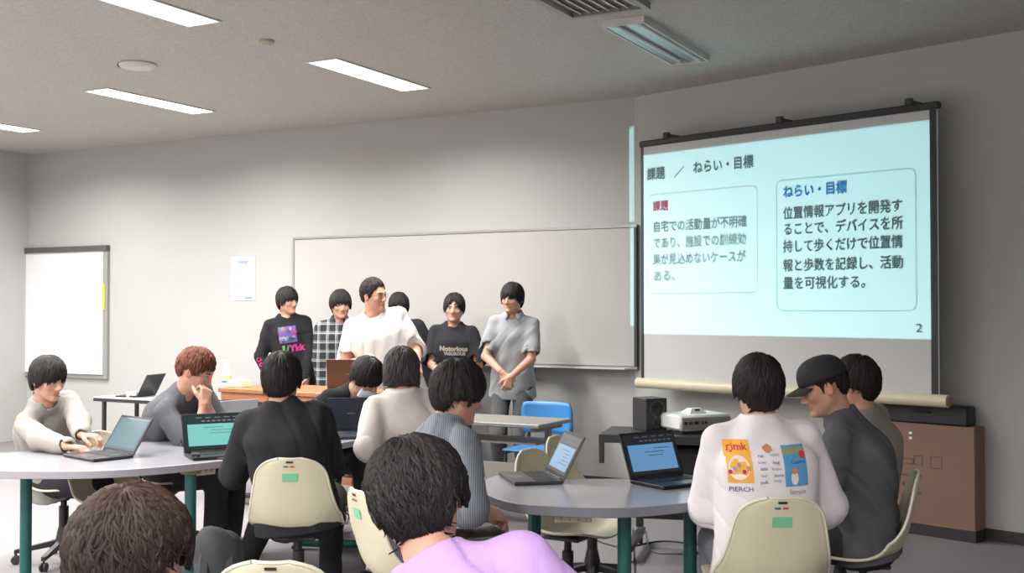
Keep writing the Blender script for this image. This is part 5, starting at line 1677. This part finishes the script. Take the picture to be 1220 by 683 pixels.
# back of the white T-shirt
O, rt, up_ = chest(i14, .68, -1)
def back(name, p, m, lift=.0025, sub=0, lb=None): return cast_print(i14, name, p, O, rt, up_, m, lift=lift, sub=sub, label=lb)
def at_px(x, y):                        # offsets on the back of the T-shirt for a pixel
    q = hit(x, y, O - i14['f'] * .13, i14['f']) - O
    return float(q @ rt), float(q @ up_)
x0, y1 = at_px(865, 526); x1, y0 = at_px(895, 574)
back('printed_panel', rect2(x0, y0, x1, y1), PR['orange'], sub=3, lb='orange printed panel')
w_, h_ = x1 - x0, y1 - y0; cx_, cy_ = (x0 + x1) / 2, (y0 + y1) / 2
back('printed_letters', move2(text_mesh('gimk', .036, .001, align='CENTER'), cx_, y1 - .036), PR['red'], .004)
back('printed_shape', blob2(cx_ - .003, cy_ - .022, w_ * .42, h_ * .29, 22), PR['cream'], .0038)
for k in range(5):
    back('printed_ring', blob2(cx_ - .035 + .016 * k, cy_ - .024 + .012 * ((k * 7) % 3 - 1), .007, .009, 8), PR[('pink', 'lilac', 'grey', 'pink', 'tan')[k]], .005)
back('printed_letters', move2(text_mesh('PIERCH', .026, .0, align='CENTER'), cx_, y0 - .032), PR['navy'], .004)
x0, y1 = at_px(930, 531); x1, y0 = at_px(961, 577)
back('printed_panel', rect2(x0, y0, x1, y1), PR['blue'], sub=3, lb='blue printed panel')
w_, h_ = x1 - x0, y1 - y0; cx_, cy_ = (x0 + x1) / 2, (y0 + y1) / 2
back('printed_band', rect2(x0, y1 - h_ * .22, x1, y1 - h_ * .06), PR['olive'], .0038, sub=2)
back('printed_spot', blob2(x1 - w_ * .16, y1 - h_ * .24, .013, .014, 14), PR['red'], .005)
back('printed_shape', blob2(cx_ - .008, y0 + h_ * .20, .015, .026, 14), PR['cream'], .004)
back('printed_shape', blob2(cx_ - .008, y0 + h_ * .38, .013, .012, 14), PR['tan'], .005)
back('printed_letters', move2(text_mesh('Cuatro', .020, .0, align='CENTER'), cx_ + .01, cy_ + .008), PR['navy'], .004)
back('printed_letters', move2(text_mesh('Sampla', .024, .0, align='CENTER'), cx_, y0 - .028), PR['beige'], .004)
x0, y1 = at_px(897, 528); x1, y0 = at_px(928, 575)
back('printed_shape', blob2(x0 + (x1 - x0) * .58, y1 - .022, .017, .015, 12, .25, 3), PR['tan'], .004)
rg = random.Random(9)
for r_ in range(5):
    for c_ in range(2):
        back('printed_letters', move2(text_mesh(('rat', 'nozo', 'kiwi', 'hug', 'sata', 'kopu', 'tun', 'doma', 'yolk', 'map')[r_ * 2 + c_], .018, .0), x0 + .012 + c_ * .048 + rg.uniform(-.004, .004), y1 - .052 - r_ * .024 + rg.uniform(-.003, .003)), PR['grey'] if (r_ + c_) % 2 else PR['navy'], .004)
# chest print of person 5
O, rt, up_ = chest(i5, .56, 1)
cast_print(i5, 'printed_letters', move2(text_mesh('Notorious', .056, .003, align='CENTER'), .01, .0), O, rt, up_, PR['beige'], lift=.004)
cast_print(i5, 'printed_letters', move2(text_mesh('VIGOROUS', .036, .003, align='CENTER'), .02, -.035), O, rt, up_, PR['grey'], lift=.004)
# chest print of person 1
O, rt, up_ = chest(i1, .66, 1)
cast_print(i1, 'printed_square', rect2(-.09, -.07, .07, .08), O, rt, up_, PR['purple'], sub=3, lift=.004, label='purple printed square')
rg = random.Random(5)
for k in range(12):
    cast_print(i1, 'printed_patch', blob2(rg.uniform(-.075, .055), rg.uniform(-.055, .065), rg.uniform(.012, .028), rg.uniform(.010, .024), 9, .3, k), O, rt, up_, (PR['navy'], PR['lilac'], PR['pink'], PR['green'], PR['grey'], mat('print_black', (40, 40, 46), .8))[k % 6], lift=.006)
cast_print(i1, 'printed_scrawl', join2(poly2([(-.07, -.09), (-.045, -.09), (-.05, -.17), (-.068, -.17)]), poly2([(-.04, -.16), (-.02, -.09), (-.008, -.10), (-.03, -.17)])), O, rt, up_, PR['green'], lift=.005)
cast_print(i1, 'printed_scrawl', move2(text_mesh('Ykk', .082, .004), -.005, -.15), O, rt, up_, PR['pink'], lift=.005)
# watch on the man in white, bracelet on the polo wearer, pink marks on the sleeve of person 1
def wristband(i, q, m, label, r=.031, back_=.02, name='wristwatch'):
    E, W = i['arm'][q]; d = nrm(W - E); c_ = W - d * back_ - i['root_loc']
    Mx = Vector(d).to_track_quat('Z', 'Y').to_matrix().to_4x4(); Mx.translation = Vector(c_)
    return MB().lathe([(r - .004, -.010), (r, -.010), (r, .010), (r - .004, .010)], n=20, M=Mx).build(name, m, i['root'], True, label=label)
wristband(i3, -1, BLACKP, 'black wristwatch', .035)
wristband(i6, 1, mat('bracelet', (190, 110, 110), .5), 'thin red bracelet', .030, .01, 'bracelet')
E_, W_2 = i1['arm'][1]
for k in range(4):
    p_ = E_ + (W_2 - E_) * (.12 + .2 * k)
    cast_print(i1, 'sleeve_mark', blob2(0, 0, .026, .020, 9, .3, 20 + k), p_, -yaw_frame(195)[:, 0], (0, 0, 1), PR['pink'], lift=.004)
# pen at the mouth of person 7
q = PH(250, 456, 6.5)
t = set_tags(MB().tube([tuple(q), tuple(q + np.array([.012, .01, .05]))], .004, 8).build('red_pen', mat('pen_red', (190, 50, 60), .4), None, True), 'red pen held upright in the clasped hands of the auburn-haired man', 'pen')

# bags
def soft_box(label, name, c, d, rz, m, amp=.01, seed=3, cat='bag', straps=True, k=.06):
    t = thing(name, label, cat, (c[0], c[1], c[2]), rz)
    G = Field((-d[0] / 2 - .05, -d[1] / 2 - .05, 0), (d[0] / 2 + .05, d[1] / 2 + .05, d[2] + .05), .012)
    r_ = min(d) * .32
    for a_ in (-1, 1):
        for b_ in (-1, 1):
            G.cone((a_ * (d[0] / 2 - r_), b_ * (d[1] / 2 - r_), r_), (a_ * (d[0] / 2 - r_ * 1.2), b_ * (d[1] / 2 - r_ * 1.2), d[2] - r_), r_, r_ * .9, k)
    G.ell((0, 0, d[2] / 2), (d[0] * .5, d[1] * .5, d[2] * .5), None, k)
    G.noise(folds(seed, amp, (50, 40, 30)))
    v, fc = G.mesh(1)
    v[:, 2] = np.maximum(v[:, 2], 0.0)
    link_mesh('bag_body', np_mesh('bag_body', v, fc, m), t)
    if straps:
        for q in (-1, 1):
            MB().tube([(q * d[0] * .28, -d[1] * .3, d[2] * .92), (q * d[0] * .30, -d[1] * .62, d[2] * .75), (q * d[0] * .30, -d[1] * .66, d[2] * .35), (q * d[0] * .26, -d[1] * .4, .06)], [.016, .022, .02, .012], 6).build('strap', m, t, True)
    return t
BAGM = mat('bag_cloth', (50, 50, 54), .8, bump=.4, bscale=300)
q = PH(249, 640, 3.25)
soft_box('dark grey backpack standing upright behind the empty chair at the bottom left', 'backpack', (q[0] + .0, q[1] + .1, .42), (.12, .13, .41), .2, BAGM)
q = onZ(1040, 690, 0)
soft_box('black bag lying on the floor under the chair at the bottom right', 'shoulder_bag', (1.62, 4.50, 0), (.44, .24, .15), .1, mat('bag_dark', (40, 40, 43), .8, bump=.4, bscale=300), straps=False)
MB().box((0, -.075, .16), (.10, .02, .20), .009).build('front_pocket', mat('teal_cloth', (52, 84, 92), .8, bump=.3), next(o for o in bpy.data.objects if o.name == 'backpack'), True, label='teal front pocket')
